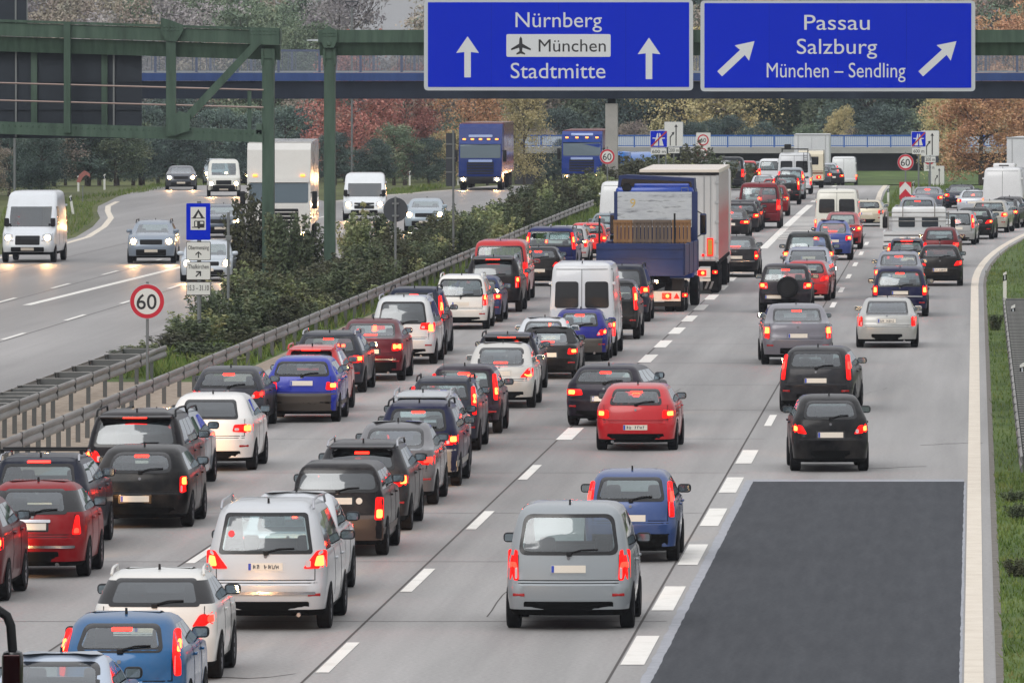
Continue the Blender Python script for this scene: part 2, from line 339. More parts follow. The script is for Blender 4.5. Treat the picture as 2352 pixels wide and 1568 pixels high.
        for j in range(n): b.f.append([(len(rings) - 1) * n + j, (len(rings) - 1) * n + (j + 1) % n, top]); b.m.append(0)
        b.f.append(list(range(n))[::-1]); b.m.append(1)
        for q in (g, g2, ws):                         # drop unused vertices
            use = sorted({i for f in q.f for i in f}); mp = {u: k for k, u in enumerate(use)}
            q.v = [q.v[u] for u in use]; q.f = [[mp[i] for i in f] for f in q.f]
        return b, g, g2, ws
def panel(mb, outline, fn, off, nrm, ins=(0,), mis=(0,), back=.03):
    """sheet of the given outline (u,v) laid `off` outside the surface fn; `ins` are inset distances of successive rims"""
    if 1:                                          # points along the long edges so that the sheet follows the bodywork
        q = []
        for (a0, b0), (a1, b1) in zip(outline, outline[1:] + outline[:1]):
            k = max(1, int(math.hypot(a1 - a0, b1 - b0) / .09)); q += [(a0 + (a1 - a0) * i / k, b0 + (b1 - b0) * i / k) for i in range(k)]
        outline = q
    n = len(outline); cu = (min(p[0] for p in outline) + max(p[0] for p in outline)) / 2; cv = (min(p[1] for p in outline) + max(p[1] for p in outline)) / 2
    hu = max(abs(p[0] - cu) for p in outline); hv = max(abs(p[1] - cv) for p in outline)
    rings = []
    def put(pts, o): rings.append([fn(u, v, o) for u, v in pts])
    put(outline, -back); put(outline, off)
    for d in ins[1:]: put([(cu + (u - cu) * max(0, 1 - d / hu), cv + (v - cv) * max(0, 1 - d / hv)) for u, v in outline], off)
    last = [(cu + (u - cu) * max(0, 1 - ins[-1] / hu), cv + (v - cv) * max(0, 1 - ins[-1] / hv)) for u, v in outline]
    for k in ((.84, .67, .5, .33, .16) if max(hu, hv) > .2 else (.5,)): put([(cu + (u - cu) * k, cv + (v - cv) * k) for u, v in last], off)
    b = len(mb.v)
    for r in rings: mb.v += r
    mb.v.append(fn(cu, cv, off)); nr = len(rings)
    for i in range(nr - 1):
        mi = mis[0] if i == 0 else mis[min(i - 1, len(mis) - 1)]
        for j in range(n): mb.f.append([b + i * n + j, b + i * n + (j + 1) % n, b + (i + 1) * n + (j + 1) % n, b + (i + 1) * n + j]); mb.m.append(mi)
    for j in range(n): mb.f.append([b + (nr - 1) * n + j, b + (nr - 1) * n + (j + 1) % n, b + len(mb.v) - 1 - b]); mb.m.append(mis[-1])
    return mb
def rect(x0, x1, z0, z1, r=.02): return rpoly([(x0, z0), (x1, z0), (x1, z1), (x0, z1)], r)
# tail lamps: outline as (x share of half width, z share of H); then the bright part
LAMPS = {
 'block': ([(.66,.50),(.965,.50),(.965,.62),(.68,.62)], [(.78,.535),(.93,.535),(.93,.60),(.78,.60)]),
 'wide':  ([(.52,.52),(.965,.50),(.965,.62),(.56,.61)], [(.72,.53),(.92,.53),(.92,.60),(.72,.60)]),
 'tall':  ([(.80,.44),(.965,.44),(.95,.64),(.80,.64)], [(.84,.55),(.93,.55),(.93,.62),(.84,.62)]),
 'pillar':([(.82,.50),(.965,.50),(.86,.88),(.76,.88)], [(.84,.66),(.92,.66),(.89,.78),(.82,.78)]),
 'low':   ([(.78,.40),(.965,.40),(.955,.64),(.80,.64)], [(.82,.42),(.94,.42),(.94,.51),(.82,.51)]),
 'tri':   ([(.60,.49),(.965,.49),(.965,.63),(.82,.63)], [(.78,.51),(.93,.51),(.93,.59),(.82,.59)]),
 'corner':([(.60,.50),(.965,.52),(.95,.64),(.72,.61)], [(.84,.54),(.94,.545),(.935,.61),(.84,.60)]),
 'van':   ([(.90,.22),(.99,.22),(.99,.40),(.90,.40)], [(.915,.32),(.975,.32),(.975,.38),(.915,.38)]),
 'mini':  ([(.74,.46),(.90,.46),(.86,.66),(.80,.66)], [(.77,.475),(.87,.475),(.86,.53),(.785,.53)]),
}
def headlamp(par, x, y, z, fwd=1, power=260):
    d = bpy.data.lights.new("headlamp_beam", 'SPOT'); d.energy = power; d.spot_size = rad(46); d.spot_blend = .7; d.color = (1, .5, .2); d.shadow_soft_size = .07
    o = bpy.data.objects.new("headlamp_beam", d); link(o, par); o.location = (x, y, z); o.rotation_euler = (rad(90 - 6) if fwd > 0 else rad(-(90 - 6)), 0, 0)
def car(kind, Wd, Ht, L, col, label, cat='car', group=None, lod=0, back=True, lamp='block', lit=1, core=None, hb='win', rails=None, bars=False, plate='w', pz=None, bump=None,
        glass='M', mirrors=None, wiper=True, fin=True, roof=None, gh=None, spoiler=False, exhaust=0, chrome=None, doors=False, spare=False, stripes=None, antenna=False, head=1, metal=.25,
        orange=False, spotlights=False, ladder=False, ac=False, softtop=False, sticker=None, name=None, lip=None, plx=0., shape=None, marks=False, wr=None):
    rng = random.Random(label); B = Body(kind, Wd, Ht, L, rng, shape); pm = paint(col, metal)
    root = empty(name or {'car': 'car', 'van': 'van'}.get(cat, cat.replace(' ', '_')), label=label, cat=cat, group=group)
    pz = pz if pz is not None else {'van': .27, 'bus': .38}.get(kind, .49)
    hw = Wd / 2
    Rf = lambda x, z, o: (x, B.rear(x, z) - o, z)
    Ff = lambda x, z, o: (x, B.front(x, z) + o, z)
    def Sf(sg): return lambda y, z, o: (sg * (B.side(y, z) + o), y, z)
    solid_rear = (kind == 'van')
    b, g, g2, ws = B.shell(sides=True if not solid_rear else False, rear=not solid_rear)
    mats = [pm, M_under, M_trim if gh == 'k' else pm]
    body = b.build("body", mats, root, 32)
    gl = {'L': GL_L, 'M': GL_M, 'D': GL_D}.get(glass, GL_D)
    if g.f: g.build("side_window", [gl, M_trim], root, 40); g2.build("side_window", [gl, M_trim], root, 40)
    ws.build("windshield", [GL_L], root, 40)
    zw0, zw1 = B.lv[B.w0][0], B.lv[B.w1][0]
    # roof in another colour / greenhouse frame in black
    # rear window
    def wline(z, d): l = B.at(z); return (l[3] - l[4]) + d
    if not solid_rear:
        o = rpoly([(-wline(zw0, .05), zw0 - .035), (wline(zw0, .05), zw0 - .035), (wline(zw1, .05), zw1 + .03), (-wline(zw1, .05), zw1 + .03)], wr or rng.uniform(.06, .13), 5)
        mb = MB(); panel(mb, o, Rf, .006, 0, (0, .055), (1, 0), .02); mb.build("rear_window", [gl, M_trim], root, 50)
    else:
        for sg in (-1, 1):
            x0, x1 = (.06 * hw, .80 * hw)
            if glass != 'X':
                o = rpoly([(sg * x0 * 1.6, .52 * Ht), (sg * x1, .52 * Ht), (sg * x1 * .97, .80 * Ht), (sg * x0 * 1.6, .80 * Ht)], .09, 4)
                mb = MB(); panel(mb, o, Rf, .008, 0, (0, .03), (0, 0), .02); mb.build("rear_window", [M_trim], root, 50)
            hg = MB()
            for zz in (.4, .78): p = Rf(sg * hw * .93, zz * Ht, 0); hg.rbox(p[0] - .05, p[0] + .05, p[1] - .03, p[1] + .04, p[2] - .04, p[2] + .04, .012)
            hg.build("door_hinge", [pm], root)
            fr = MB()
            for xx in (.012 if sg > 0 else -.012,): panel(fr, rect(sg * .93 * hw - .006, sg * .93 * hw + .006, .2 * Ht, .9 * Ht, .002), Rf, .003, 0)
            if sg > 0: panel(fr, rect(-.008, .008, .2 * Ht, .93 * Ht, .002), Rf, .003, 0); panel(fr, rect(-.9 * hw, .9 * hw, .925 * Ht, .932 * Ht, .002), Rf, .003, 0)
            fr.build("door_gap", [M_black], root)
        for sg in (-1, 1):
            mb = MB()
            yA = L - B.at(.6 * Ht)[2]
            panel(mb, rpoly([(yA - 1.15, .52 * Ht), (yA - .35, .52 * Ht), (yA - .55, .78 * Ht), (yA - 1.15, .78 * Ht)], .06), Sf(sg), .006, 0, (0,), (0,), .02); mb.build("side_window", [M_trim], root)
    # bumper, valance
    if bump is not None:
        mb = MB(); z0, z1 = (B.lv[1][0], B.lv[4][0] - .01); panel(mb, rect(-.955 * hw, .955 * hw, z0, z1, .04), Rf, .014, 0, (0, .02), (0,)); mb.build("bumper", [bump], root, 40)
        for sg in (-1, 1):
            mb = MB()
            if kind != 'van': panel(mb, rect(.25, L - .3, .24 * Ht, .31 * Ht, .02), Sf(sg), .01, 0); mb.build("side_trim", [bump], root, 40)
    if chrome: mb = MB(); panel(mb, rect(-.8 * hw, .8 * hw, chrome * Ht - .022, chrome * Ht + .022, .015), Rf, .03, 0); mb.build("chrome_strip", [M_chrome], root, 40)
    if lip: mb = MB(); panel(mb, rect(-.3, .3, lip * Ht - .02, lip * Ht + .03, .015), Rf, .03, 0); mb.build("boot_handle", [M_chrome], root, 40)
    if lod < 2:
        vk = rng.choice((0, 0, 0, 2, 1 if sum(col) < 260 else 2)); vw = (.5, .93, .7, .9)[vk]; vt = (B.lv[2][0] - .02, B.lv[2][0] + .03, B.lv[2][0] - .05, B.lv[3][0] - .07)[vk]
        mb = MB(); panel(mb, rect(-vw * hw, vw * hw, B.lv[0][0] + .01, vt, .03), Rf, .013, 0); mb.build("rear_valance", [M_under if vk != 3 else M_black], root)
        if kind not in ('van', 'bus'):                                       # bumper joint, reflectors, tail pipe
            mb = MB(); panel(mb, rect(-.93 * hw, .93 * hw, B.lv[4][0] - .035, B.lv[4][0] - .024, .002), Rf, .004, 0); mb.build("bumper_gap", [M_black], root)
            if rng.random() < .55:
                for sg in (-1, 1): mb = MB(); zz = B.lv[2][0] + .05; panel(mb, rect(sg * .78 * hw - .09, sg * .78 * hw + .09, zz - .022, zz + .022, .01), Rf, .012, 0); mb.build("reflector", [M_lensoff], root)
            if not exhaust and rng.random() < .6: mb = MB(); ex = rng.choice((-1, 1)) * .5; mb.tube([(ex, .04, B.lv[0][0] + .02), (ex, .4, B.lv[0][0] + .03)], .032, 8); mb.build("exhaust_pipe", [M_rim], root, 40)
        if kind != 'van' and back and lod == 0 and kind != 'bus':
            mb = MB(); panel(mb, circle(0, (zw0 - .035 + (pz * Ht + .08 if pz > .45 else B.lv[4][0] + .1)) / 2 + .02, .026, 12), Rf, .01, 0); mb.build("badge", [M_badge], root)
        if kind != 'van':                                                     # tailgate and door gaps
            mb = MB(); zt = B.lv[4][0] + .005
            panel(mb, rect(-.78 * hw, .78 * hw, zt, zt + .012, .002), Rf, .004, 0)
            for sg in (-1, 1): panel(mb, rect(sg * .79 * hw - .006, sg * .79 * hw + .006, zt, zw0 - .03, .002), Rf, .004, 0)
            mb.build("tailgate_gap", [M_black], root)
        mb = MB()
        for sg in (-1, 1):
            for fy in (.36, .62): panel(mb, rect(L * fy - .006, L * fy + .006, .24 * Ht, zw0 - .02, .002), Sf(sg), .003, 0)
        mb.build("door_gap", [M_black], root)
        for sg in (-1, 1):
            for fy in (.40, .66)[(1 if kind == 'van' else 0):]:
                mb = MB(); p = Sf(sg)(L * fy, B.lv[6][0] - .04, .02); mb.rbox(p[0] - .025, p[0] + .02, p[1] - .1, p[1] + .1, p[2] - .018, p[2] + .018, .01); mb.build("door_handle", [pm], root)
    # lamps
    ol, co = LAMPS[lamp]
    for sg in (-1, 1):
        mb = MB(); pts = [(sg * x * hw, z * Ht) for x, z in ol]; panel(mb, rpoly(pts, .035), Rf, .012, 0, (0, .012), (0,), .03)
        t = mb.build("tail_light", [M_lens if lit else M_lensoff], root, 50)
        if rng.random() < .5 and lod == 0:
            (xa, za), (xb, zb) = ol[0], ol[2]; mb = MB(); panel(mb, rpoly([(sg * (xa + (xb - xa) * .12) * hw, (za + .012) * Ht), (sg * (xa + (xb - xa) * .34) * hw, (za + .012) * Ht), (sg * (xa + (xb - xa) * .34) * hw, (za + (zb - za) * .45) * Ht), (sg * (xa + (xb - xa) * .12) * hw, (za + (zb - za) * .45) * Ht)], .02), Rf, .018, 0, (0,), (0,), .01); mb.build("reversing_lamp", [M_clear], t)
        if lit:
            mb = MB(); pts = [(sg * x * hw, z * Ht) for x, z in (core or co)]; panel(mb, rpoly(pts, .03), Rf, .02, 0, (0, .012), (0,), .012); mb.build("bulb", [M_core if lit == 1 else M_glow], t, 50)
    if lit and hb:
        if hb == 'win': z, hwid, hh, of = zw1 - .035, .13, .02, .014
        elif hb == 'spoiler': z, hwid, hh, of = (B.lv[12][0]) * .998, .2, .016, .02
        elif hb == 'deck': z, hwid, hh, of = zw0 + .03, .17, .02, .014
        elif hb == 'winlow': z, hwid, hh, of = zw0 + .12, .11, .025, .014
        mb = MB(); panel(mb, rect(-hwid, hwid, z - hh, z + hh, .012), Rf, of, 0, (0,), (0,), .02); mb.build("brake_light", [M_glow], root)
    # plate
    if plate and back:
        mb = MB(); z = pz * Ht; panel(mb, rect(plx - .26, plx + .26, z - .055, z + .055, .008), Rf, .014, 0); pl = mb.build("license_plate", [M_plate], root)
        mb = MB(); panel(mb, rect(plx - .255, plx - .215, z - .05, z + .05, .004), Rf, .018, 0); mb.build("country_band", [M_plblue], pl)
        if marks:
            mb = MB(); rr = random.Random(label)
            for k in range(7):
                if k == 2: continue
                xq = plx - .185 + k * .058; sl = rr.uniform(-.02, .02); w_ = rr.uniform(.009, .018); panel(mb, [(xq, z - .03), (xq + w_, z - .03), (xq + w_ + sl, z + .03), (xq + sl, z + .03)], Rf, .017, 0, (0,), (0,), .002)
                zq = z + rr.choice((-.026, 0, .024)); panel(mb, [(xq, zq - .007), (xq + .034, zq - .007), (xq + .034, zq + .007), (xq, zq + .007)], Rf, .0172, 0, (0,), (0,), .002)
                if rr.random() < .6: xw = xq + .026; panel(mb, [(xw, z - .028), (xw + .011, z - .028), (xw + .011, z + .02), (xw, z + .02)], Rf, .0174, 0, (0,), (0,), .002)
            mb.build("plate_marks", [M_smudge], pl)
        mb = MB(); panel(mb, rect(plx - .3, plx + .3, z - .085, z + .085, .02), Rf, .004, 0); mb.build("plate_recess", [M_trim if sum(col) < 200 else pm], root)
    # front end
    if not back or True:
        for sg in (-1, 1):
            z0, z1 = (.47, .585) if kind not in ('van', 'bus') else (.30, .40)
            if kind in ('mpv',): z0, z1 = .42, .51
            mb = MB(); pts = [(sg * x * hw, z * Ht) for x, z in ((.52, z0), (.93, z0 + .01), (.95, z1 + .015), (.56, z1))]; panel(mb, rpoly(pts, .04), Ff, .01, 0, (0, .02), (0,), .03)
            h = mb.build("headlight", [M_headl], root, 50)
            if not back and head:
                mb = MB(); pts = circle(sg * .74 * hw, (z0 + z1) / 2 * Ht, .105, 16); panel(mb, pts, Ff, .022, 0, (0,), (0,), .01); mb.build("bulb", [M_head], h, 50); headlamp(h, sg * .74 * hw, B.front(sg * .74 * hw, (z0 + z1) / 2 * Ht) + .08, (z0 + z1) / 2 * Ht)
        if back and lod == 0: headlamp(root, .0, L + .1, {'van': .8, 'suv': .8}.get(kind, .66), 1, 380)
        zg = {'van': (.25, .38), 'bus': (.32, .44), 'mpv': (.40, .5)}.get(kind, (.45, .57))
        mb = MB(); panel(mb, rect(-.46 * hw, .46 * hw, zg[0] * Ht, zg[1] * Ht, .04), Ff, .008, 0); mb.build("grille", [M_black], root)
        mb = MB(); panel(mb, rect(-.62 * hw, .62 * hw, B.lv[1][0] + .01, B.lv[2][0] + .06, .04), Ff, .008, 0); mb.build("lower_grille", [M_black], root)
        if not back:
            mb = MB(); z = .3 * Ht if kind not in ('van', 'bus') else .19 * Ht; panel(mb, rect(-.26, .26, z - .055, z + .055, .008), Ff, .02, 0); mb.build("license_plate", [M_plate], root)
            if bump is not None: mb = MB(); panel(mb, rect(-.9 * hw, .9 * hw, B.lv[1][0], B.lv[3][0], .04), Ff, .006, 0); mb.build("front_bumper", [bump], root)
    # wheels and arches
    r = {'suv': .36, 'van': .34, 'bus': .33, 'mpv': .325}.get(kind, .31); ya = (.86 if kind != 'van' else 1.0, L - .86)
    for y in ya:
        for sg in (-1, 1):
            add_wheel(root, sg * (hw - .105), y, r, .215)
            zb = B.lv[0][0] + .02
            pts = [(y + (r + .06) * math.cos(a), r + (r + .06) * math.sin(a)) for a in [math.pi * k / 14 for k in range(15)]]
            pts = [p for p in pts if p[1] > zb] ; pts = [(pts[0][0], zb)] + pts + [(pts[-1][0], zb)]
            mb = MB(); n = len(pts); S = Sf(sg); vs = [S(u, v, .004) for u, v in pts] + [S(y, (r + zb) / 2, .004)]
            mb.add(vs, [[k, k + 1, n] for k in range(n - 1)] + [[n - 1, 0, n]]); mb.build("wheel_arch", [M_under], root)
    # mirrors
    if lod < 2 and mirrors != False:
        mc = {None: pm, 'k': M_black}.get(mirrors, mirrors)
        big = kind == 'van'
        for sg in (-1, 1):
            ym = L - B.at(zw0)[2] - (.30 if kind != 'van' else .1); zz = zw0 + (.07 if not big else .18); x0 = B.side(ym, zz)
            mb = MB(); hh, ww = (.075, .115) if not big else (.17, .1)
            mb.rbox(x0 + .02, x0 + .02 + 2 * ww, ym - .02, ym + .12, zz - hh, zz + hh, .055, 0, 3); mb.box(x0 - .06, x0 + .05, ym + .02, ym + .07, zz - hh * .8, zz - hh * .3)
            if sg < 0: mb.v = [(-x, y, z) for x, y, z in mb.v]
            m = mb.build("mirror", [mc], root, 40)
            mb = MB(); c = x0 + .02 + ww; mb.prism(rpoly([(sg * (c - ww * .8), zz - hh * .72), (sg * (c + ww * .8), zz - hh * .72), (sg * (c + ww * .8), zz + hh * .72), (sg * (c - ww * .8), zz + hh * .72)], .03), ym - .024, ym - .018); mb.build("mirror_glass", [M_mglass], m)
    # roof gear
    if rails:
        rm = {'k': M_black, 's': M_chrome, 'c': pm}[rails]
        for sg in (-1, 1):
            y0 = B.lv[12][1] + .12; y1 = L - B.lv[12][2] - .1; x = B.lv[12][3] - .01; zt = Ht + .02
            mb = MB(); z0 = B.lv[12][0] + .005; mb.tube([(sg * x, y0 - .02, z0), (sg * (x - .01), y0 + .05, zt - .02), (sg * (x - .015), y0 + .16, zt), (sg * (x - .03), (y0 + y1) / 2, zt + .01), (sg * x, y1 - .16, zt), (sg * (x + .01), y1, z0)], .02, 7)
            mb.build("roof_rail", [rm], root, 50)
        if bars:
            for y in (y0 + .35, y0 + 1.1): mb = MB(); mb.rbox(-x - .08, x + .08, y - .035, y + .035, zt + .05, zt + .085, .015); mb.box(-x - .03, -x + .03, y - .03, y + .03, zt - .01, zt + .06); mb.box(x - .03, x + .03, y - .03, y + .03, zt - .01, zt + .06); mb.build("roof_bar", [M_black], root)
    if fin and lod < 2:
        y = B.lv[13][1] + .16; z = Ht * .985; mb = MB(); mb.prism([(y - .02, z - .03), (y + .13, z - .03), (y + .03, z + .075), (y, z + .08)], -.014, .014, 'x'); mb.build("antenna_fin", [M_black], root)
    if antenna: mb = MB(); y = B.lv[13][1] + .2; mb.tube([(0, y + .1, Ht - .02), (0, y - .25, Ht + .5)], .006, 5, 0, .003); mb.build("antenna", [M_black], root)
    if wiper and lod < 2 and kind in ('hatch', 'wagon', 'mpv', 'suv') and back:
        mb = MB(); p0 = Rf(0.02, zw0 + .0, .03); p1 = Rf(.42 * hw * 1.1, zw0 + .05, .03); mb.tube([p0, Rf(.2, zw0 + .045, .035), p1], .012, 5); p = Rf(0, zw0 - .03, .02); mb.rbox(-.03, .05, p[1] - .02, p[1] + .03, zw0 - .05, zw0 + .01, .01); mb.build("rear_wiper", [M_black], root)
    if spoiler:
        z = B.lv[12][0]; l = B.lv[12]; mb = MB(); xw = l[3] - .06
        mb.add([(-xw, l[1] + .02, z + .03), (xw, l[1] + .02, z + .03), (xw * .96, l[1] - .13, z + .005), (-xw * .96, l[1] - .13, z + .005), (-xw, l[1] + .02, z - .03), (xw, l[1] + .02, z - .03), (xw * .96, l[1] - .13, z - .02), (-xw * .96, l[1] - .13, z - .02)], [(0, 1, 2, 3), (4, 7, 6, 5), (3, 2, 6, 7), (0, 3, 7, 4), (1, 5, 6, 2)])
        mb.build("roof_spoiler", [pm], root, 30)
        if hb == 'spoiler': mb = MB(); mb.box(-.22, .22, l[1] - .145, l[1] - .13, z - .016, z + .002); mb.build("brake_light", [M_glow], root)
    if exhaust:
        for k in range(exhaust): mb = MB(); mb.tube([(.42 - .08 * k, -.02, .24), (.42 - .08 * k, .3, .24)], .035, 10); mb.build("exhaust_pipe", [M_chrome], root, 40)
    if softtop:
        l0 = [B.ring((z * 1.0 + .012, yr - .012, yf - .02, h + .012, rr, rf)) for z, yr, yf, h, rr, rf in B.lv[8:]]
        n = len(l0[0]); mb = MB(); mb.v = [p for r_ in l0 for p in r_]
        for i in range(len(l0) - 1):
            for j in range(n):
                c = j if j < 24 else 47 - j
                if (1 <= i < 3 and (c <= 3 or 10 <= c <= 14 or 20 <= c <= 23)) or i == 0: continue
                mb.f.append([i * n + j, i * n + (j + 1) % n, (i + 1) * n + (j + 1) % n, (i + 1) * n + j]); mb.m.append(0)
        mb.v.append((0, L * .55, Ht + .015)); k = (len(l0) - 1) * n
        for j in range(n): mb.f.append([k + j, k + (j + 1) % n, len(mb.v) - 1]); mb.m.append(0)
        mb.build("soft_top", [M_seat], root, 40)
    if spare:
        t = link(bpy.data.objects.new("spare_wheel", TYRE_ME), root); t.rotation_euler = (0, 0, rad(90)); t.scale = (.22, .36, .36); t.location = (.08, -.1, .53 * Ht)
        mb = MB(); mb.prism(circle(.08, .53 * Ht, .24, 24), -.225, -.12); mb.build("spare_wheel_cover", [M_black], root, 40)
    if stripes:
        mb = MB()
        for x in (-.28, .12): 
            pts = [(x, B.lv[13][1] + .1), (x + .18, B.lv[13][1] + .1), (x + .18, L * .55), (x, L * .55)]
            mb.prism(pts, Ht * .99, Ht + .01, 'z')
        mb.build("roof_stripe", [stripes], root)
    if sticker:
        x, z, rr, m_ = sticker; mb = MB(); panel(mb, circle(x, z * Ht, rr, 16), Rf, .012, 0); mb.build("sticker", [m_], root)
    if ladder:
        mb = MB(); p = hw * .55
        for x in (p, p + .22): mb.tube([(x, -.04, .62 * Ht), (x, .02, 1.0 * Ht)], .018, 5)
        for k in range(6): z = .64 * Ht + k * .06 * Ht; mb.tube([(p, -.03, z), (p + .22, -.03, z)], .012, 5)
        mb.build("ladder", [M_black], root)
        mb = MB()
        for y in (.4, 1.2, 2.2): mb.tube([(-.75, y, Ht + .02), (-.75, y, Ht + .2), (.8, y, Ht + .2), (.8, y, Ht + .02)], .025, 5)
        for x in (-.75, -.3, .2, .8): mb.tube([(x, .3, Ht + .22), (x, 2.5, Ht + .22)], .025, 5)
        mb.rbox(-.6, -.2, .5, 1.2, Ht + .22, Ht + .5, .04)
        mb.build("roof_rack", [M_black], root)
    if ac:
        mb = MB(); mb.rbox(-.55, .55, 1.0, 2.2, Ht - .02, Ht + .2, .06); mb.build("roof_cooler", [pm], root, 40); mb = MB(); mb.box(-.25, .25, .99, 1.0, Ht + .06, Ht + .12); mb.build("cooler_grille", [M_black], root)
    # cabin
    if not solid_rear and lod < 2:
        mb = MB(); zf = B.lv[0][0] + .02; zb = B.lv[6][0] - .02; x = .8 * hw
        y0 = max(.55, B.lv[9][1] + .35); y1 = L - B.lv[9][2] - .15
        mb.box(-x, x, y0, y1, zf, zb - .32)
        yr2 = y0 + .45
        mb.rbox(-x * .9, x * .9, yr2, yr2 + .22, zf, zb - .04, .06)
        if kind in ('hatch', 'wagon', 'mpv', 'suv', 'bus'): mb.box(-x * .95, x * .95, B.lv[9][1] + .12, yr2, zb - .16, zb - .13)
        zh = zb + .17 * (Ht / 1.45) ** .5
        for hx in (-.46, .46): mb.rbox(hx * hw * 1.1 - .11, hx * hw * 1.1 + .11, yr2 + .03, yr2 + .15, zb - .05, zh - .07, .05, 0, 2)
        yf2 = y0 + (y1 - y0) * .62
        for hx in (-.44, .44): mb.rbox(hx * hw - .22, hx * hw + .22, yf2, yf2 + .18, zb - .4, zb + .06, .08, 0, 2); mb.rbox(hx * hw - .12, hx * hw + .12, yf2 + .03, yf2 + .13, zb + .04, zb + .28, .05, 0, 2)
        mb.box(-x, x, y1 - .25, y1, zb - .3, zb - .1)
        mb.build("seats", [M_seat], root, 40)
    return root, B
# ------------------------------------------------------------------ ground and roads
M_soil = noisy("verge_soil", [rgb(62, 66, 42), rgb(84, 92, 48), rgb(104, 100, 66)], .6, 8, .95, .3, scale2=.05)
M_grassy = noisy("grass_ground", [rgb(58, 76, 34), rgb(78, 98, 46), rgb(98, 112, 62)], .5, 8, .95, .3, scale2=.08)
M_conc = noisy("worn_concrete", [rgb(139, 138, 136), rgb(154, 152, 150), rgb(166, 164, 162)], .35, 9, .62, .05, stretch=(1, .06, 1), scale2=.12, spec=.18, streak=.1)
M_left = noisy("damp_concrete", [rgb(126, 123, 121), rgb(140, 137, 135), rgb(152, 149, 147)], .3, 9, .5, .04, stretch=(1, .06, 1), scale2=.1, spec=.32, streak=.08)
M_patch = noisy("fresh_asphalt", [rgb(69, 71, 75), rgb(74, 76, 80), rgb(79, 81, 85)], 5, 10, .9, .1, stretch=(1, .07, 1), spec=.08, streak=.06)
M_line = noisy("road_paint", [rgb(196, 192, 184), rgb(222, 219, 211), rgb(232, 229, 222)], 1.6, 9, .6, 0, pos=(.25, .5))
M_edge = noisy("edge_paint", [rgb(196, 184, 166), rgb(214, 203, 186), rgb(222, 212, 196)], 1.2, 9, .6, 0, pos=(.25, .6))
M_seam = noisy("joint_sealing", [rgb(140, 143, 150), rgb(166, 168, 174)], 4, 8, .6)
M_joint = pri("joint_tar", rgb(92, 89, 87), .9, spec=.1)
M_kerb = noisy("kerb_stone", [rgb(96, 92, 86), rgb(128, 123, 116)], 3, 6, .9)
M_gravel = noisy("median_gravel", [rgb(132, 118, 104), rgb(160, 146, 131), rgb(176, 164, 150)], 4, 10, .95, .4)
def strip(name, rows, mat, dz, kind='structure', step=None):
    """sheet following the ground between a left and a right edge given as (Y, xl, xr)"""
    mb = MB(); out = []
    for a, b in zip(rows, rows[1:]):
        n = max(1, int((b[0] - a[0]) / 12))
        for k in range(n): t = k / n; out.append(tuple(u + (v - u) * t for u, v in zip(a, b)))
    out.append(rows[-1])
    for Y, xl, xr in out: mb.v += [(xl, Y, gz(Y) + dz), (xr, Y, gz(Y) + dz)]
    for i in range(len(out) - 1): mb.f.append([2 * i, 2 * i + 1, 2 * i + 3, 2 * i + 2]); mb.m.append(0)
    o = mb.build(name, mat); return tag(o, kind=kind)
g = MB(); Ys = [-60, 0, 60, 120, 200, 300, 400] + list(range(420, 720, 20)) + [760, 860, 1000, 1500, 3000]
def gz2(Y): return gz(min(Y, 690)) if Y < 700 else -2.6
for Y in Ys: g.v += [(-700, Y, gz2(Y) - .012), (700, Y, gz2(Y) - .012)]
for i in range(len(Ys) - 1): g.f.append([2 * i, 2 * i + 1, 2 * i + 3, 2 * i + 2]); g.m.append(0)
tag(g.build("ground", M_soil), kind='structure')
def xr(Y): return .3 if Y < 310 else .3 + ((Y - 310) / 82) ** 2 * 2.24
XA, XB, XC, XD, XL = -9.14, -4.88, 0.0, -13.3, -17.4
rows = [(60, -19.1, .3)] + [(Y, -19.1, xr(Y)) for Y in range(300, 431, 10)]
strip("road", rows, M_conc, 0)
strip("main_road", [(430, -19.1, -5.0), (470, -19.1, -5.2), (522, -19.1, -5.5), (690, -19.1, -5.8)], M_conc, 0)
strip("exit_ramp", [(430, -4.7, xr(430)), (454, -3.2, xr(454)), (500, -.8, xr(500)), (560, 4.4, xr(560)), (640, 14, xr(640))], M_conc, 0)
LE = [(60, -40.6), (355, -40.6), (372, -40.5), (388, -40.9), (410, -42.4), (431, -44.2), (450, -46.3), (466, -47.9), (482, -49)]
strip("opposite_road", [(Y, x, -23.0) for Y, x in LE], M_left, 0)
strip("opposite_main_road", [(482, -36.7, -23.0), (507, -35.5, -23.0), (536, -32.8, -23.0), (600, -29.5, -22.4), (700, -27, -19.8)], M_left, 0)
strip("opposite_ramp", [(482, -49, -36.7), (500, -50.3, -39), (520, -51.4, -41.5), (560, -53.2, -46), (595, -54.7, -50), (650, -58, -54)], M_left, 0)
strip("asphalt_patch", [(60, -4.48, -.2), (171.5, -4.5, -.22)], M_patch, .004)
rs = random.Random(8); strip("patch_seam", [(60 + .45 * k, -4.62 + rs.uniform(-.02, .015), -4.47 + rs.uniform(-.008, .012)) for k in range(250)], M_seam, .0046)
strip("patch_side_seam", [(60 + .6 * k, -.222 + rs.uniform(-.007, .007), -.185 + rs.uniform(-.007, .007)) for k in range(186)], M_seam, .0047)
strip("patch_end_seam", [(171.5, -4.5, -.22), (172.3, -4.5, -.22)], M_seam, .0044)
mk = []
def mark(y0, y1, x, w, z=.008, mat=None):
    mb = MB(); n = max(1, int((y1 - y0) / 12))
    for k in range(n + 1): Y = y0 + (y1 - y0) * k / n; xx = x(Y) if callable(x) else x; mb.v += [(xx - w / 2, Y, gz(Y) + z), (xx + w / 2, Y, gz(Y) + z)]
    for i in range(n): mb.f.append([2 * i, 2 * i + 1, 2 * i + 3, 2 * i + 2]); mb.m.append(0)
    return mb
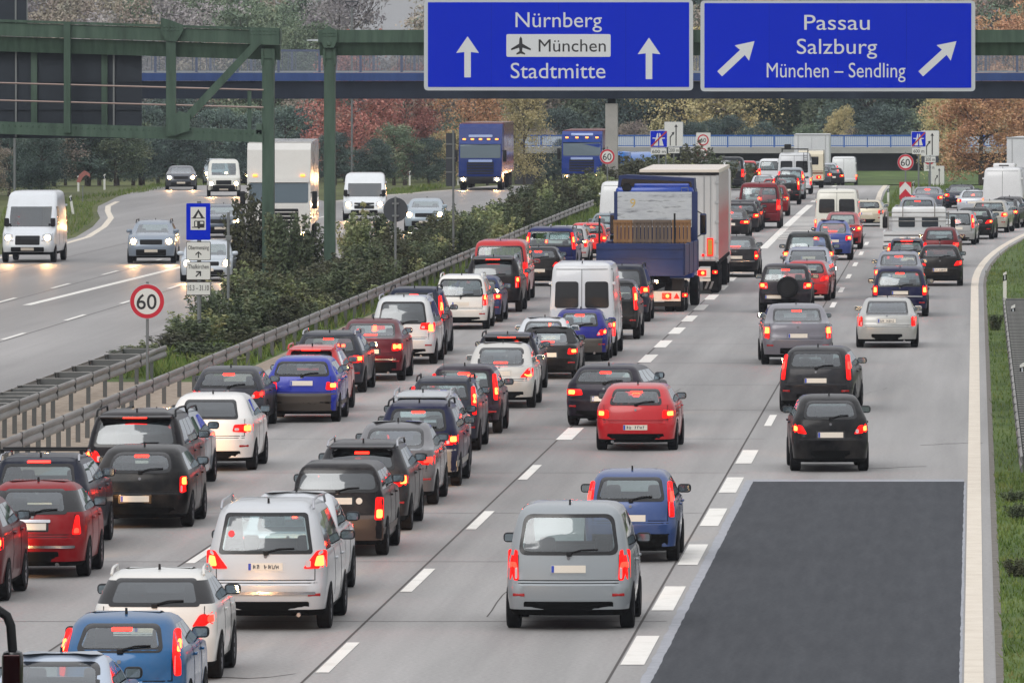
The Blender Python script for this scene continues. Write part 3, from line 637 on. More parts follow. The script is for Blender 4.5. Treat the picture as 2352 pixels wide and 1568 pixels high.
def markings(name, segs, mat=M_line):
    al = MB()
    for s in segs: m = mark(*s); al.add(m.v, m.f)
    return tag(al.build(name, mat), kind='structure')
markings("block_line", [(120.9 + 11.58 * k, 126.8 + 11.58 * k, XB + .02, .34) for k in range(-4, 6)] + [(196.3 + 17.6 * k, 202.2 + 17.6 * k, XB + .1, .17) for k in range(0, 11)])
markings("lane_line", [(119.4 + 17.6 * k, 125.4 + 17.6 * k, XA, .19) for k in range(-4, 4)] + [(189.5 + 11.5 * k, 195.4 + 11.5 * k, XA, .36) for k in range(0, 15)] + [(366, 470, XA + .05, .36)] + [(480 + 17.6 * k, 486 + 17.6 * k, XA, .3) for k in range(10)]
         + [(384 + 3.2 * k, 385.1 + 3.2 * k, (lambda Y, k=k: XA + .2 + (.5 + k * .04)), 1.0 + k * .08) for k in range(0, 16)])
markings("queue_line", [(126.9 + 17.6 * k - 35.2, 132.9 + 17.6 * k - 35.2, XD, .16) for k in range(0, 26)])
markings("median_edge_line", [(60, 430, -17.6, .22), (430, 680, -17.6, .22)], M_edge)
markings("edge_line", [(60, 310, -.02, .27)] + [(Y, Y + 10, (lambda y: xr(y) - .32), .27) for Y in range(310, 560, 10)], M_edge)
strip("edge_line_fork", [(432, -5.35, -5.0), (522, -5.95, -5.65), (680, -6.3, -6.0)], M_edge, .008)
strip("kerb", [(60, .29, .40), (310, .29, .40)] + [(Y, xr(Y) - .01, xr(Y) + .12) for Y in range(320, 560, 10)], M_kerb, .006)
markings("opposite_lane_line", [(95 + 17.6 * k, 101 + 17.6 * k, lambda Y: -28.9 - max(0, (Y - 300)) * .008, .16) for k in range(0, 19)] + [(254 + 17.6 * k, 260 + 17.6 * k, -33.2, .16) for k in range(-8, 12)] + [(60, 287, -37.2, .16)])
markings("opposite_solid_line", [(287, 372, (lambda Y: -31.9 - (Y - 287) * -.013), .3)])
markings("opposite_edge_line", [(a[0], b[0], (lambda Y, a=a, b=b: a[1] + .55 + (b[1] - a[1]) * (Y - a[0]) / (b[0] - a[0])), .3) for a, b in zip(LE, LE[1:])] + [(482, 507, lambda Y: -36.1 + (Y - 482) * .048, .25), (507, 536, lambda Y: -34.9 + (Y - 507) * .093, .25), (536, 600, lambda Y: -32.2 + (Y - 536) * .051, .25)], M_edge)
# slab joints: thin tar lines across and along the carriageway
jm = MB()
for Y in range(100, 330, 15): jm.add([(-17.4, Y, .0035), (-4.7, Y, .0035), (-4.7, Y + .045, .0035), (-17.4, Y + .045, .0035)], [(0, 1, 2, 3)])
for x in (XA - .14, XD - .12, XB - .2): jm.add([(x - .02, 60, .0035), (x + .02, 60, .0035), (x + .02, 395, .0035), (x - .02, 395, .0035)], [(0, 1, 2, 3)])
for x in (-28.75, -33.0, -37.4): jm.add([(x - .02, 60, .0035), (x + .02, 60, .0035), (x + .02, 395, .0035), (x - .02, 395, .0035)], [(0, 1, 2, 3)])
tag(jm.build("slab_joints", M_joint), kind='structure')
rc = random.Random(4); cm = MB()                      # sealed cracks wandering over the slabs
for cx0, cy0, dx_, dy_, n_ in ((-3.6, 208, .11, .9, 12), (-1.2, 187, .16, .25, 9), (-2.8, 176.5, .25, .1, 8), (-7.5, 131, .02, 1.6, 10), (-6.2, 150, -.03, 1.8, 9), (-1.4, 262, .12, .6, 10), (-8.1, 205, .05, 1.5, 9), (-11.8, 118, .3, .2, 8), (-3.2, 232, -.2, .5, 9)):
    x_, y_ = cx0, cy0; prev = None
    for k in range(n_):
        q = [(x_ - .011, y_, .0033), (x_ + .011, y_ + .12, .0033)]
        if prev: cm.add(prev + q[::-1], [(0, 1, 2, 3)])
        prev = q; x_ += dx_ + rc.gauss(0, .05); y_ += dy_ + rc.gauss(0, .25)
tag(cm.build("slab_cracks", M_joint), kind='structure')
strip("median_gravel", [(60, -23.0, -19.1), (222, -23.0, -19.1)], M_gravel, .0)
strip("shoulder_dust", [(222, -19.7, -19.1), (300, -19.6, -19.1)], M_gravel, .002)
# ------------------------------------------------------------------ crash barriers
M_galv = noisy("galvanised_steel", [rgb(112, 110, 106), rgb(136, 134, 130), rgb(152, 150, 147)], .8, 6, .55, 0, stretch=(6, .5, 6))
M_post = pri("galvanised_post", rgb(96, 98, 97), .6, .3)
def barrier(label, X, Y0, Y1, side, far=True, near_step=2.0):
    root = empty("crash_barrier", (X, Y0, 0), label=label, cat="crash barrier")
    prof = [(0, .78), (.035, .77), (.05, .72), (.03, .66), (.0, .62), (.03, .58), (.05, .52), (.035, .47), (0, .46)]
    def rail(dx, sg):
        mb = MB(); n = max(2, int((Y1 - Y0) / 8))
        for i in range(n + 1):
            y = (Y1 - Y0) * i / n
            for a, z in prof: mb.v.append((dx + sg * a, y, z + gz(Y0 + y)))
            for a, z in prof[::-1]: mb.v.append((dx + sg * a - sg * .006, y, z + gz(Y0 + y)))
        k = 2 * len(prof)
        for i in range(n):
            for j in range(k): mb.f.append([i * k + j, i * k + (j + 1) % k, (i + 1) * k + (j + 1) % k, (i + 1) * k + j]); mb.m.append(0)
        for i in range(1, int((Y1 - Y0) / 4)): mb.box(dx - .006 if sg > 0 else dx - .056, dx + .056 if sg > 0 else dx + .006, i * 4, i * 4 + .04, .45, .79, 1)
        mb.build("rail", [M_galv, M_post], root, 60)
    rail(0, 1 if side < 0 else -1)
    if far: rail(side * .85, 1 if side > 0 else -1)
    pm = MB().box(-.05, .05, -.03, .03, 0, .70).mesh("post", M_post); sm = MB().box(-.42, .42, -.09, .09, .05, .062).box(-.42, .42, -.09, -.075, -.10, .05, 1).mesh("spacer", [M_galv, M_post])
    y = .5; k = 0
    while y < Y1 - Y0 and k < 98:
        z = gz(Y0 + y)
        o = link(bpy.data.objects.new("post", pm), root); o.location = (side * .12, y, z)
        if far: o = link(bpy.data.objects.new("spacer", sm), root); o.location = (side * .45, y, .72 + z)
        y += near_step if y < 100 else near_step * 2; k += 1
    return root
barrier("long steel crash barrier with ladder rungs beside the queue, in front of the shrubs", -19.7, 100, 440, -1, far=False)
barrier("short double steel crash barrier ending at the shrubs, beside the opposite road", -21.55, 100, 227, -1, near_step=2.0)
b3 = barrier("steel crash barrier with ladder rungs on the grass bank by the delineators", .92, 166, 270, 1, near_step=1.2)
barrier("steel crash barrier edging the opposite road behind the far shrubs", -22.6, 430, 600, 1, near_step=4)
# ------------------------------------------------------------------ gantries
M_green = noisy("green_steel", [rgb(52, 68, 58), rgb(62, 82, 69), rgb(70, 91, 77), rgb(78, 96, 84)], 1.6, 8, .55, 0, stretch=(2.5, 1, .35))
M_sback = noisy("sign_back", [rgb(38, 44, 52), rgb(46, 53, 61)], .8, 4, .6)
M_sgrey = pri("sign_grey", rgb(186, 192, 196), .5)
M_blue = pri("sign_blue", rgb(0, 38, 192), .6, spec=.06)
M_white = pri("sign_white", rgb(206, 210, 212), .5)
M_ink = pri("sign_black", (.012, .012, .014), .5)
M_red = pri("sign_red", rgb(190, 20, 45), .45)
M_pole = pri("pole_steel", rgb(120, 124, 124), .5, .4)
M_rail = pri("rail_steel", rgb(150, 132, 125), .4, .6)
YG = 319.0
def gx(px): return wx(px, YG)
def gzz(py): return wz(py, YG)
def beam(mb, xa, za, xb, zb, y0, y1, h):
    """sloping box from (xa,za) to (xb,zb) (top edge), depth y0..y1, height h"""
    mb.add([(xa, y0, za - h), (xb, y0, zb - h), (xb, y1, zb - h), (xa, y1, za - h), (xa, y0, za), (xb, y0, zb), (xb, y1, zb), (xa, y1, za)],
           [(0, 3, 2, 1), (4, 5, 6, 7), (0, 1, 5, 4), (1, 2, 6, 5), (2, 3, 7, 6), (3, 0, 4, 7)])
def bolts(name, pts, y, parent):
    mb = MB()
    for x, z in pts: mb.rbox(x - .035, x + .035, y - .03, y, z - .035, z + .035, .012, 0, 1)
    mb.build(name, M_green, parent)
gl = empty("sign_gantry", (gx(616), YG, 0), label="green steel gantry carrying the dark sign backs over the opposite road", cat="gantry"); gl0 = Vector(gl.location)
def gp(mb, name, mat, root, smooth=None):
    o = Vector(root.location); mb.v = [(x - o.x, y - o.y, z - o.z) for x, y, z in mb.v]; return mb.build(name, mat, root, smooth)
mb = MB(); mb.box(gx(603), gx(630), YG - .2, YG + .25, 0, gzz(112)); gp(mb, "post", M_green, gl)
mb = MB(); mb.box(gx(601), gx(606), YG - .26, YG + .3, gzz(150), gzz(112)); mb.box(gx(627), gx(632), YG - .26, YG + .3, gzz(150), gzz(112)); mb.box(gx(606), gx(627), YG - .26, YG - .2, gzz(134), gzz(130)); gp(mb, "post_cap", M_green, gl)
xl0 = gx(-900)
def zl(px, py0): return gzz(py0 + 20 * (px / 645.0))          # members fall gently towards the post
mb = MB(); beam(mb, xl0, zl(-900, 45), gx(645), zl(645, 45), YG - .35, YG + .45, .10); beam(mb, xl0, zl(-900, 52), gx(645), zl(645, 52), YG - .28, YG + .4, .50); gp(mb, "upper_beam", M_green, gl)
mb = MB(); za, zb = zl(-900, 84), zl(645, 84); h = .56
mb.add([(xl0, YG + .12, za - h), (gx(643), YG + .12, zb - h), (gx(643), YG + .4, zb - h), (xl0, YG + .4, za - h), (xl0, YG - .1, za), (gx(643), YG - .1, zb), (gx(643), YG + .4, zb), (xl0, YG + .4, za)], [(0, 3, 2, 1), (4, 5, 6, 7), (0, 1, 5, 4), (1, 2, 6, 5), (2, 3, 7, 6), (3, 0, 4, 7)]); gp(mb, "lower_web", M_green, gl)
mb = MB(); beam(mb, xl0, zl(-900, 278), gx(605), zl(605, 280), YG - .3, YG + .1, .46); gp(mb, "bottom_chord", M_green, gl)
for px, wd in ((157, 15), (395, 22), (-300, 15)):
    mb = MB(); mb.box(gx(px - wd / 2), gx(px + wd / 2), YG - .45, YG - .2, zl(px, 300), zl(px, 50)); gp(mb, "hanger", M_green, gl)
mb = MB(); d = .2
for a, b in (((590, 100), (422, 278)),): mb.prism([(gx(a[0] - 8), gzz(a[1] - 2)), (gx(a[0] + 14), gzz(a[1] - 2)), (gx(b[0] + 16), gzz(b[1])), (gx(b[0] - 10), gzz(b[1]))], YG - .42, YG - .3)
gp(mb, "brace", M_green, gl)
mb = MB(); mb.prism([(gx(372), gzz(45)), (gx(374), gzz(41)), (gx(398), gzz(48)), (gx(424), gzz(58)), (gx(424), gzz(70)), (gx(408), gzz(96)), (gx(385), gzz(94)), (gx(373), gzz(76))], YG - .52, YG - .45); gp(mb, "gusset_plate", M_green, gl)
mb = MB(); mb.prism([(gx(391), gzz(275)), (gx(414), gzz(255)), (gx(440), gzz(262)), (gx(438), gzz(300)), (gx(402), gzz(312)), (gx(388), gzz(300))], YG - .52, YG - .45); gp(mb, "gusset_plate", M_green, gl)
mb = MB(); mb.prism([(gx(574), gzz(67)), (gx(643), gzz(66)), (gx(643), gzz(104)), (gx(576), gzz(102))], YG - .4, YG - .35)
for px in range(380, 420, 8):
    for py in (62, 70): mb.rbox(gx(px) - .03, gx(px) + .03, YG - .545, YG - .52, gzz(py) - .03, gzz(py) + .03, .01, 0, 1)
for px in range(580, 640, 7):
    for py in (71, 79): mb.rbox(gx(px) - .03, gx(px) + .03, YG - .425, YG - .4, gzz(py) - .03, gzz(py) + .03, .01, 0, 1)
for px in range(-20, 600, 14): mb.rbox(gx(px) - .03, gx(px) + .03, YG - .325, YG - .3, zl(px, 288) - .03, zl(px, 288) + .03, .01, 0, 1)
gp(mb, "gusset_plate", M_green, gl)
for py in (194, 234):
    mb = MB(); mb.tube([(xl0, YG - .35, zl(-900, py)), (gx(607), YG - .35, zl(607, py - 6))], .035, 8); gp(mb, "hand_rail", M_rail, gl, 60)
mb = MB(); mb.box(gx(570), gx(579), YG - .32, YG - .25, gzz(312), gzz(205)); mb.box(gx(590), gx(603), YG - .3, YG - .1, gzz(308), gzz(284)); gp(mb, "rail_post", M_green, gl)
sb = empty("sign_board", (gx(161), YG + .62, gzz(318)), label="big dark grey sign back hanging behind the gantry hand rails", cat="sign"); sb.location.z = gzz(318)
mb = MB(); mb.prism(rpoly([(gx(-420), gzz(318)), (gx(322), gzz(318)), (gx(322), gzz(95)), (gx(-420), gzz(95))], .2), YG + .6, YG + .66); gp(mb, "board", M_sback, sb)
for px in (75, 237, -110):
    mb = MB(); mb.box(gx(px - 7), gx(px + 7), YG + .46, YG + .6, gzz(300), gzz(95)); gp(mb, "stiffener", M_green, sb)
for py in (186, 250):
    mb = MB(); mb.box(gx(-420), gx(321), YG + .54, YG + .6, gzz(py + 3), gzz(py)); gp(mb, "seam_bar", M_sback, sb)
for px in (-300, 33, 258): mb = MB(); mb.box(gx(px - 2), gx(px + 2), YG + .5, YG + .6, gzz(316), gzz(96)); gp(mb, "clamp_bar", M_pole, sb)
sb2 = empty("sign_board", (gx(20), YG + .6, gzz(60)), label="dark sign back with pale edge rising above the green gantry beam", cat="sign")
mb = MB(); mb.box(gx(-200), gx(58), YG + .46, YG + .52, gzz(60), gzz(-60)); gp(mb, "board", M_sback, sb2)
mb = MB(); mb.box(gx(58), gx(60), YG + .44, YG + .54, gzz(60), gzz(-60)); mb.box(gx(31), gx(35), YG + .42, YG + .46, gzz(60), gzz(-60)); gp(mb, "frame", M_pole, sb2)
# right-hand gantry
gr = empty("sign_gantry", (gx(757), YG, 0), label="green steel gantry carrying the two blue direction signs over the queue", cat="gantry")
mb = MB(); mb.box(gx(745), gx(770), YG - .2, YG + .25, 0, gzz(112)); gp(mb, "post", M_green, gr)
mb = MB(); mb.box(gx(743), gx(748), YG - .26, YG + .3, gzz(150), gzz(112)); mb.box(gx(767), gx(772), YG - .26, YG + .3, gzz(150), gzz(112)); mb.box(gx(748), gx(767), YG - .26, YG - .2, gzz(135), gzz(131)); gp(mb, "post_cap", M_green, gr)
mb = MB(); mb.box(gx(732), gx(3000), YG - .28, YG + .4, gzz(98), gzz(69)); gp(mb, "upper_beam", M_green, gr)
mb = MB(); za = gzz(98); zb_ = gzz(128); xa, xb = gx(734), gx(2998)
mb.add([(xa, YG + .12, zb_), (xb, YG + .12, zb_), (xb, YG + .4, zb_), (xa, YG + .4, zb_), (xa, YG - .1, za), (xb, YG - .1, za), (xb, YG + .4, za), (xa, YG + .4, za)], [(0, 3, 2, 1), (4, 5, 6, 7), (0, 1, 5, 4), (1, 2, 6, 5), (2, 3, 7, 6), (3, 0, 4, 7)]); gp(mb, "lower_web", M_green, gr)
mb = MB(); mb.prism([(gx(738), gzz(72)), (gx(757), gzz(60)), (gx(777), gzz(72)), (gx(777), gzz(92)), (gx(768), gzz(110)), (gx(746), gzz(110)), (gx(738), gzz(92))], YG - .4, YG - .3)
for px in (744, 750, 757, 764, 770):
    for py in (76, 83): mb.rbox(gx(px) - .03, gx(px) + .03, YG - .43, YG - .4, gzz(py) - .03, gzz(py) + .03, .01, 0, 1)
mb.rbox(gx(757) - .07, gx(757) + .07, YG - .45, YG - .4, gzz(101) - .07, gzz(101) + .07, .03); gp(mb, "gusset_plate", M_green, gr)
# blue direction signs
def dsign(label, px0, px1, py0, py1):
    ys = YG - .55; root = empty("direction_sign", ((gx(px0) + gx(px1)) / 2, ys, gzz(py1)), label=label, cat="road sign"); o = Vector(root.location)
    mb = MB(); mb.prism(rpoly([(gx(px0), gzz(py1)), (gx(px1), gzz(py1)), (gx(px1), gzz(py0)), (gx(px0), gzz(py0))], .16, 4), ys, ys + .08); gp(mb, "board", M_sgrey, root)
    mb = MB(); mb.prism(rpoly([(gx(px0 + 9), gzz(py1 - 8)), (gx(px1 - 9), gzz(py1 - 8)), (gx(px1 - 9), gzz(py0 + 6)), (gx(px0 + 9), gzz(py0 + 6))], .03), ys - .012, ys); gp(mb, "face", M_blue, root)
    for k in range(1, 4): mb = MB(); px = px0 + (px1 - px0) * k / 4; mb.box(gx(px) - .008, gx(px) + .008, ys - .014, ys - .0125, gzz(py1 - 8), gzz(py0 + 6)); gp(mb, "panel_seam", pri("sign_blue_seam", rgb(0, 32, 166), .6, spec=.06), root)
    for k in range(3): mb = MB(); px = px0 + (px1 - px0) * (.15 + .35 * k); mb.box(gx(px) - .06, gx(px) + .06, ys + .08, ys + .3, gzz(py1 - 20), gzz(py0 + 20)); gp(mb, "bracket", M_green, root)
    return root, ys
def word(root, ys, body, px0, px1, pyb, cap, mat=M_white, name="lettering", k=.018, bold=.0):
    o = text_mesh(body, gx(px0), gx(px1), gzz(pyb), cap * YG / F, ys - k, mat, name, None, bold=bold); o.data.transform(Matrix.Translation(-Vector(root.location))); o.parent = root; return o
def shape(root, ys, name, pts, mat=M_white, k=.018, d=.005):
    mb = MB(); mb.prism([(gx(a), gzz(b)) for a, b in pts], ys - k, ys - k + d); gp(mb, name, mat, root)
def up_arrow(root, ys, cx, tip, bot):
    shape(root, ys, "arrow", [(cx, tip), (cx + 26, tip + 38), (cx + 7.5, tip + 36), (cx + 7.5, bot), (cx - 7.5, bot), (cx - 7.5, tip + 36), (cx - 26, tip + 38)])
s1, ys = dsign("blue direction sign with two straight arrows and a white airport panel", 976, 1593, 0, 208)
word(s1, ys, "Nürnberg", 1186, 1384, 63, 34); word(s1, ys, "Stadtmitte", 1175, 1392, 180, 35)
mb = MB(); mb.prism(rpoly([(gx(1165), gzz(131)), (gx(1404), gzz(131)), (gx(1404), gzz(79)), (gx(1165), gzz(79))], .06), ys - .02, ys - .013); gp(mb, "airport_panel", M_white, s1)
word(s1, ys, "München", 1239, 1393, 119, 28, M_ink, k=.026)
shape(s1, ys, "plane_symbol", [(1198, 84), (1201, 89), (1202, 101), (1221, 112), (1221, 116), (1202, 110), (1201, 118), (1208, 123), (1208, 126), (1198, 123.5), (1188, 126), (1188, 123), (1195, 118), (1194, 110), (1176, 116), (1176, 112), (1194, 101), (1195, 89)], M_ink, .026)
up_arrow(s1, ys, 1076, 84, 178); up_arrow(s1, ys, 1492, 87, 182)
s2, ys = dsign("blue direction sign with two slanting arrows above the exit lane", 1610, 2240, 2, 210)
word(s2, ys, "Passau", 1848, 1998, 69, 34); word(s2, ys, "Salzburg", 1831, 2015, 124, 34); word(s2, ys, "München – Sendling", 1762, 2080, 178, 33)
def diag(root, ys, tx, ty, bx, by):
    dx, dy = bx - tx, by - ty; L = math.hypot(dx, dy); ux, uy = dx / L, dy / L; nx, ny = -uy, ux
    def q(a, b): return (tx + ux * a + nx * b, ty + uy * a + ny * b)
    shape(root, ys, "arrow", [q(0, 0), q(40, 24), q(38, 8), q(L, 8), q(L, -8), q(38, -8), q(40, -24)])
diag(s2, ys, 1734, 95, 1654, 170); diag(s2, ys, 2197, 95, 2115, 170)
# ------------------------------------------------------------------ footbridge
YB = 490.0
M_bblue = noisy("bridge_blue", [rgb(32, 56, 104), rgb(40, 66, 118), rgb(52, 76, 126)], .6, 8, .5, 0, stretch=(1.5, 1, .3)); M_bdark = noisy("bridge_dark_blue", [rgb(28, 36, 50), rgb(35, 44, 60), rgb(44, 54, 70)], .5, 8, .7, 0, stretch=(1.2, 1, .3))
M_brail = pri("bridge_rail_blue", rgb(84, 94, 118), .5, .2); M_bmesh = pri("bridge_rail_grey", rgb(150, 156, 162), .5, .4)
M_pier = noisy("pier_concrete", [rgb(150, 148, 142), rgb(172, 169, 163)], .8, 7, .9)
fb = empty("footbridge", (wx(1405, YB), YB, 0), label="dark blue footbridge crossing all lanes behind the direction signs", cat="bridge")
def bx(px): return wx(px, YB)
def bz(py): return wz(py, YB)
mb = MB(); mb.box(bx(-900), bx(2900), YB - 1.4, YB + 1.6, bz(186), bz(168)); gp(mb, "fascia", M_bblue, fb)
mb = MB(); za, zb_ = bz(187), bz(227); mb.add([(bx(-900), YB - .75, zb_), (bx(2900), YB - .75, zb_), (bx(2900), YB + 1, zb_), (bx(-900), YB + 1, zb_), (bx(-900), YB - 1.0, za), (bx(2900), YB - 1.0, za), (bx(2900), YB + 1.2, za), (bx(-900), YB + 1.2, za)], [(0, 3, 2, 1), (4, 5, 6, 7), (0, 1, 5, 4), (1, 2, 6, 5), (2, 3, 7, 6), (3, 0, 4, 7)]); gp(mb, "girder", M_bdark, fb)
mb = MB(); mb.box(bx(1391), bx(1419), YB - .4, YB + .5, -1.2, bz(238)); gp(mb, "pier", M_pier, fb)
mb = MB(); mb.box(bx(1396), bx(1414), YB - .25, YB + .3, bz(238), bz(227)); gp(mb, "bearing", M_under, fb)
for sy in (-1.3, 1.5):
    mb = MB(); mb.box(bx(-900), bx(2900), YB + sy - .05, YB + sy + .05, bz(119), bz(114)); gp(mb, "hand_rail", M_brail, fb)
    mb = MB(); mb.box(bx(-900), bx(2900), YB + sy - .03, YB + sy + .03, bz(167), bz(163)); gp(mb, "foot_rail", M_bmesh, fb)
    pmesh = None
    for k in range(38):
        px = -860 + 94 * k + (0 if sy < 0 else 22)
        mb = MB(); mb.box(-.07, .07, -.05, .05, bz(166), bz(116)); mb.box(-.24, -.2, -.02, .02, bz(166), bz(118)); mb.box(.2, .24, -.02, .02, bz(166), bz(118))
        if pmesh is None: pmesh = mb.mesh("rail_post", M_brail)
        o = link(bpy.data.objects.new("rail_post", pmesh), fb); o.location = (bx(px) - fb.location.x, sy, 0)
M_net = bpy.data.materials.new("rail_netting"); M_net.use_nodes = True
n = M_net.node_tree.nodes; l = M_net.node_tree.links; tr = n.new("ShaderNodeBsdfTransparent"); mx = n.new("ShaderNodeMixShader"); mx.inputs[0].default_value = .28
n["Principled BSDF"].inputs["Base Color"].default_value = rgb(130, 138, 148); l.new(tr.outputs[0], mx.inputs[1]); l.new(n["Principled BSDF"].outputs[0], mx.inputs[2]); l.new(mx.outputs[0], n["Material Output"].inputs[0])
mb = MB(); mb.box(bx(-900), bx(2900), YB - 1.345, YB - 1.335, bz(163), bz(119)); gp(mb, "netting", M_net, fb)
# ------------------------------------------------------------------ far concrete bridge
YF = 690.0
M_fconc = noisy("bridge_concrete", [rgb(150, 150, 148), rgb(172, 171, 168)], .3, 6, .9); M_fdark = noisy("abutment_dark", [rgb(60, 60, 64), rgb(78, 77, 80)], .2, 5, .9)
M_frail = pri("railing_blue", rgb(36, 92, 168), .5); M_fpanel = pri("parapet_pale", rgb(178, 188, 196), .6)
fr = empty("road_bridge", (wx(1800, YF), YF, gz(690)), label="low concrete road bridge with a blue railing at the end of the road", cat="bridge")
def fx(px): return wx(px, YF)
def fz(py): return wz(py, YF)
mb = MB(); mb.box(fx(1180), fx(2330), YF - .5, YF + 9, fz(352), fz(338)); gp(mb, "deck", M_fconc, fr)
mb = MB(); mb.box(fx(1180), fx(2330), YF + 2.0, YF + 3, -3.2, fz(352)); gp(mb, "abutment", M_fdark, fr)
mb = MB(); mb.box(fx(1180), fx(2330), YF - .35, YF - .25, fz(313), fz(310)); mb.box(fx(1180), fx(2330), YF - .35, YF - .25, fz(336), fz(334)); gp(mb, "hand_rail", M_frail, fr)
pmesh = MB().box(-.06, .06, -.06, .06, 0, fz(310) - fz(338)).mesh("rail_post", M_frail); bal = MB().box(-.012, .012, -.012, .012, 0, fz(312) - fz(336)).mesh("baluster", M_frail)
for k in range(22):
    o = link(bpy.data.objects.new("rail_post", pmesh), fr); o.location = (fx(1190 + 53.5 * k) - fr.location.x, -.3, fz(338) - fr.location.z)
mb = MB()
for k in range(260): x = fx(1180 + 4.42 * k); mb.box(x - .012, x + .012, YF - .31, YF - .29, fz(336), fz(312))
o = gp(mb, "balusters", M_frail, fr); o["kind"] = "stuff"
mb = MB(); mb.box(fx(1180), fx(2330), YF + 8.6, YF + 8.8, fz(338), fz(317)); gp(mb, "parapet", M_fpanel, fr)
mb = MB(); mb.v = [(-5.6, 563, -.5), (4, 563, -.5), (-7, 610, -1.35), (10, 610, -1.35), (-11.5, 650, -1.95), (14, 650, -1.9), (-14, 689, -1.5), (16, 689, -1.45)]; mb.f = [[0, 1, 3, 2], [2, 3, 5, 4], [4, 5, 7, 6]]; mb.m = [0] * 3
tag(mb.build("grass_bank", M_grassy), kind='structure')
# ------------------------------------------------------------------ smaller signs and posts
M_whiter = pri("plate_sign_white", rgb(214, 214, 208), .5)
M_signback = pri("sign_back_grey", rgb(62, 66, 72), .55, .2)
def post_sign(name, label, px, Y, ptop, cat="road sign", r=.04, base=None, mat=None):
    X = wx(px, Y); z0 = gz(Y) if base is None else base
    root = empty(name, (X, Y, z0), label=label, cat=cat)
    mb = MB(); mb.tube([(0, .06, -.1), (0, .06, wz(ptop, Y) - z0)], r, 10); mb.build("post", mat or M_pole, root, 60); return root
class SG:
    """pixel-measured shapes on a sign's own plane"""
    def __init__(s, root): s.r = root; s.Y = root.location.y; s.o = root.location
    def p(s, a, b): return (wx(a, s.Y) - s.o.x, wz(b, s.Y) - s.o.z)
    def poly(s, name, pts, mat, y0, y1, r=0, par=None):
        q = [s.p(*t) for t in pts]
        if r: q = rpoly(q, r)
        mb = MB(); mb.prism(q, y0, y1); return mb.build(name, mat, par or s.r)
    def rect(s, name, a, b, c, d, mat, y0, y1, r=.02, par=None): return s.poly(name, [(a, d), (c, d), (c, b), (a, b)], mat, y0, y1, r, par)
    def disc(s, name, a, b, rp, mat, y0, y1, par=None): x, z = s.p(a, b); mb = MB(); mb.prism(circle(x, z, rp * s.Y / F, 40), y0, y1); return mb.build(name, mat, par or s.r)
    def word(s, body, a, c, pyb, cap, mat=M_ink, y=-.02, par=None):
        x0, z = s.p(a, pyb); x1, _ = s.p(c, pyb); return text_mesh(body, x0, x1, z, cap * s.Y / F, y, mat, "lettering", par or s.r, bold=.008)
def limit60(px, py, rp, Y, label, ptop=None, digits=True):
    root = post_sign("speed_limit_sign", label, px, Y, (py - rp - 6) if ptop is None else ptop, r=.038); g = SG(root)
    g.disc("rim", px, py, rp * 1.03, M_sgrey, -.01, .02); g.disc("red_ring", px, py, rp, M_red, -.014, -.010); g.disc("face", px, py, rp * .76, M_whiter, -.018, -.014)
    g.word("60", px - rp * .62, px + rp * .56, py + rp * .45, rp * .86, y=-.022); return root
limit60(338, 692, 39, 214, "large round 60 speed limit sign with red rim standing between the two barriers")
limit60(1395, 360, 17, 460, "round 60 speed limit sign beside the concrete bridge pier")
limit60(2080, 373, 18, 437, "round 60 speed limit sign above the red and white chevron board")
# camping sign with its plates
cs = post_sign("camping_sign", "tall blue tent and caravan sign with three white plates below it", 457, 246, 462, r=.06); g = SG(cs)
g.rect("blue_board", 428, 467, 483, 551, M_blue, -.03, 0, .03)
pnl = g.rect("symbol_panel", 438, 475.5, 473, 528, M_whiter, -.036, -.03, .01)
g.poly("tent_symbol", [(455, 482), (456, 480), (457, 482), (469, 500), (443, 500)], M_ink, -.041, -.036); g.poly("tent_symbol", [(456, 488), (462, 500), (450, 500)], M_whiter, -.045, -.041)
g.poly("tent_symbol", [(440, 500), (471, 500), (471, 502), (440, 502)], M_ink, -.041, -.036)
g.rect("caravan_symbol", 446, 507, 470, 521, M_ink, -.041, -.036, .03); g.rect("caravan_symbol", 448.5, 509, 453, 520, M_whiter, -.045, -.041, 0); g.rect("caravan_symbol", 460, 509.5, 467.5, 514, M_whiter, -.045, -.041, .01); g.rect("caravan_symbol", 441, 521, 470, 523, M_ink, -.041, -.036, 0); g.disc("caravan_symbol", 457, 522.5, 3, M_ink, -.042, -.036)
for (b0, b1, word_, wy, cap, arrow) in ((555, 598, "Obermenzing", 573, 9, 'u'), (601, 643, "Thalkirchen", 617, 9.5, 'd'), (647, 678, "15.3 – 31.10", 667, 12, None)):
    rim = g.rect("plate", 428, b0, 484, b1, M_ink, -.02, .0, .03); g.rect("plate_face", 429.2, b0 + 1.4, 482.8, b1 - 1.4, M_whiter, -.025, -.02, .025)
    g.word(word_, 432, 480, wy, cap, y=-.03)
    if arrow == 'u': g.poly("arrow", [(454.8, 592), (457.2, 592), (457.2, 581), (462, 586), (463.5, 584), (456, 577), (448.5, 584), (450, 586), (454.8, 581)], M_ink, -.03, -.025)
    if arrow == 'd': g.poly("arrow", [(449, 634), (451, 636), (459, 627.5), (459, 634), (462, 634), (462, 622.5), (450.5, 622.5), (450.5, 625.5), (457, 625.5)], M_ink, -.03, -.025)
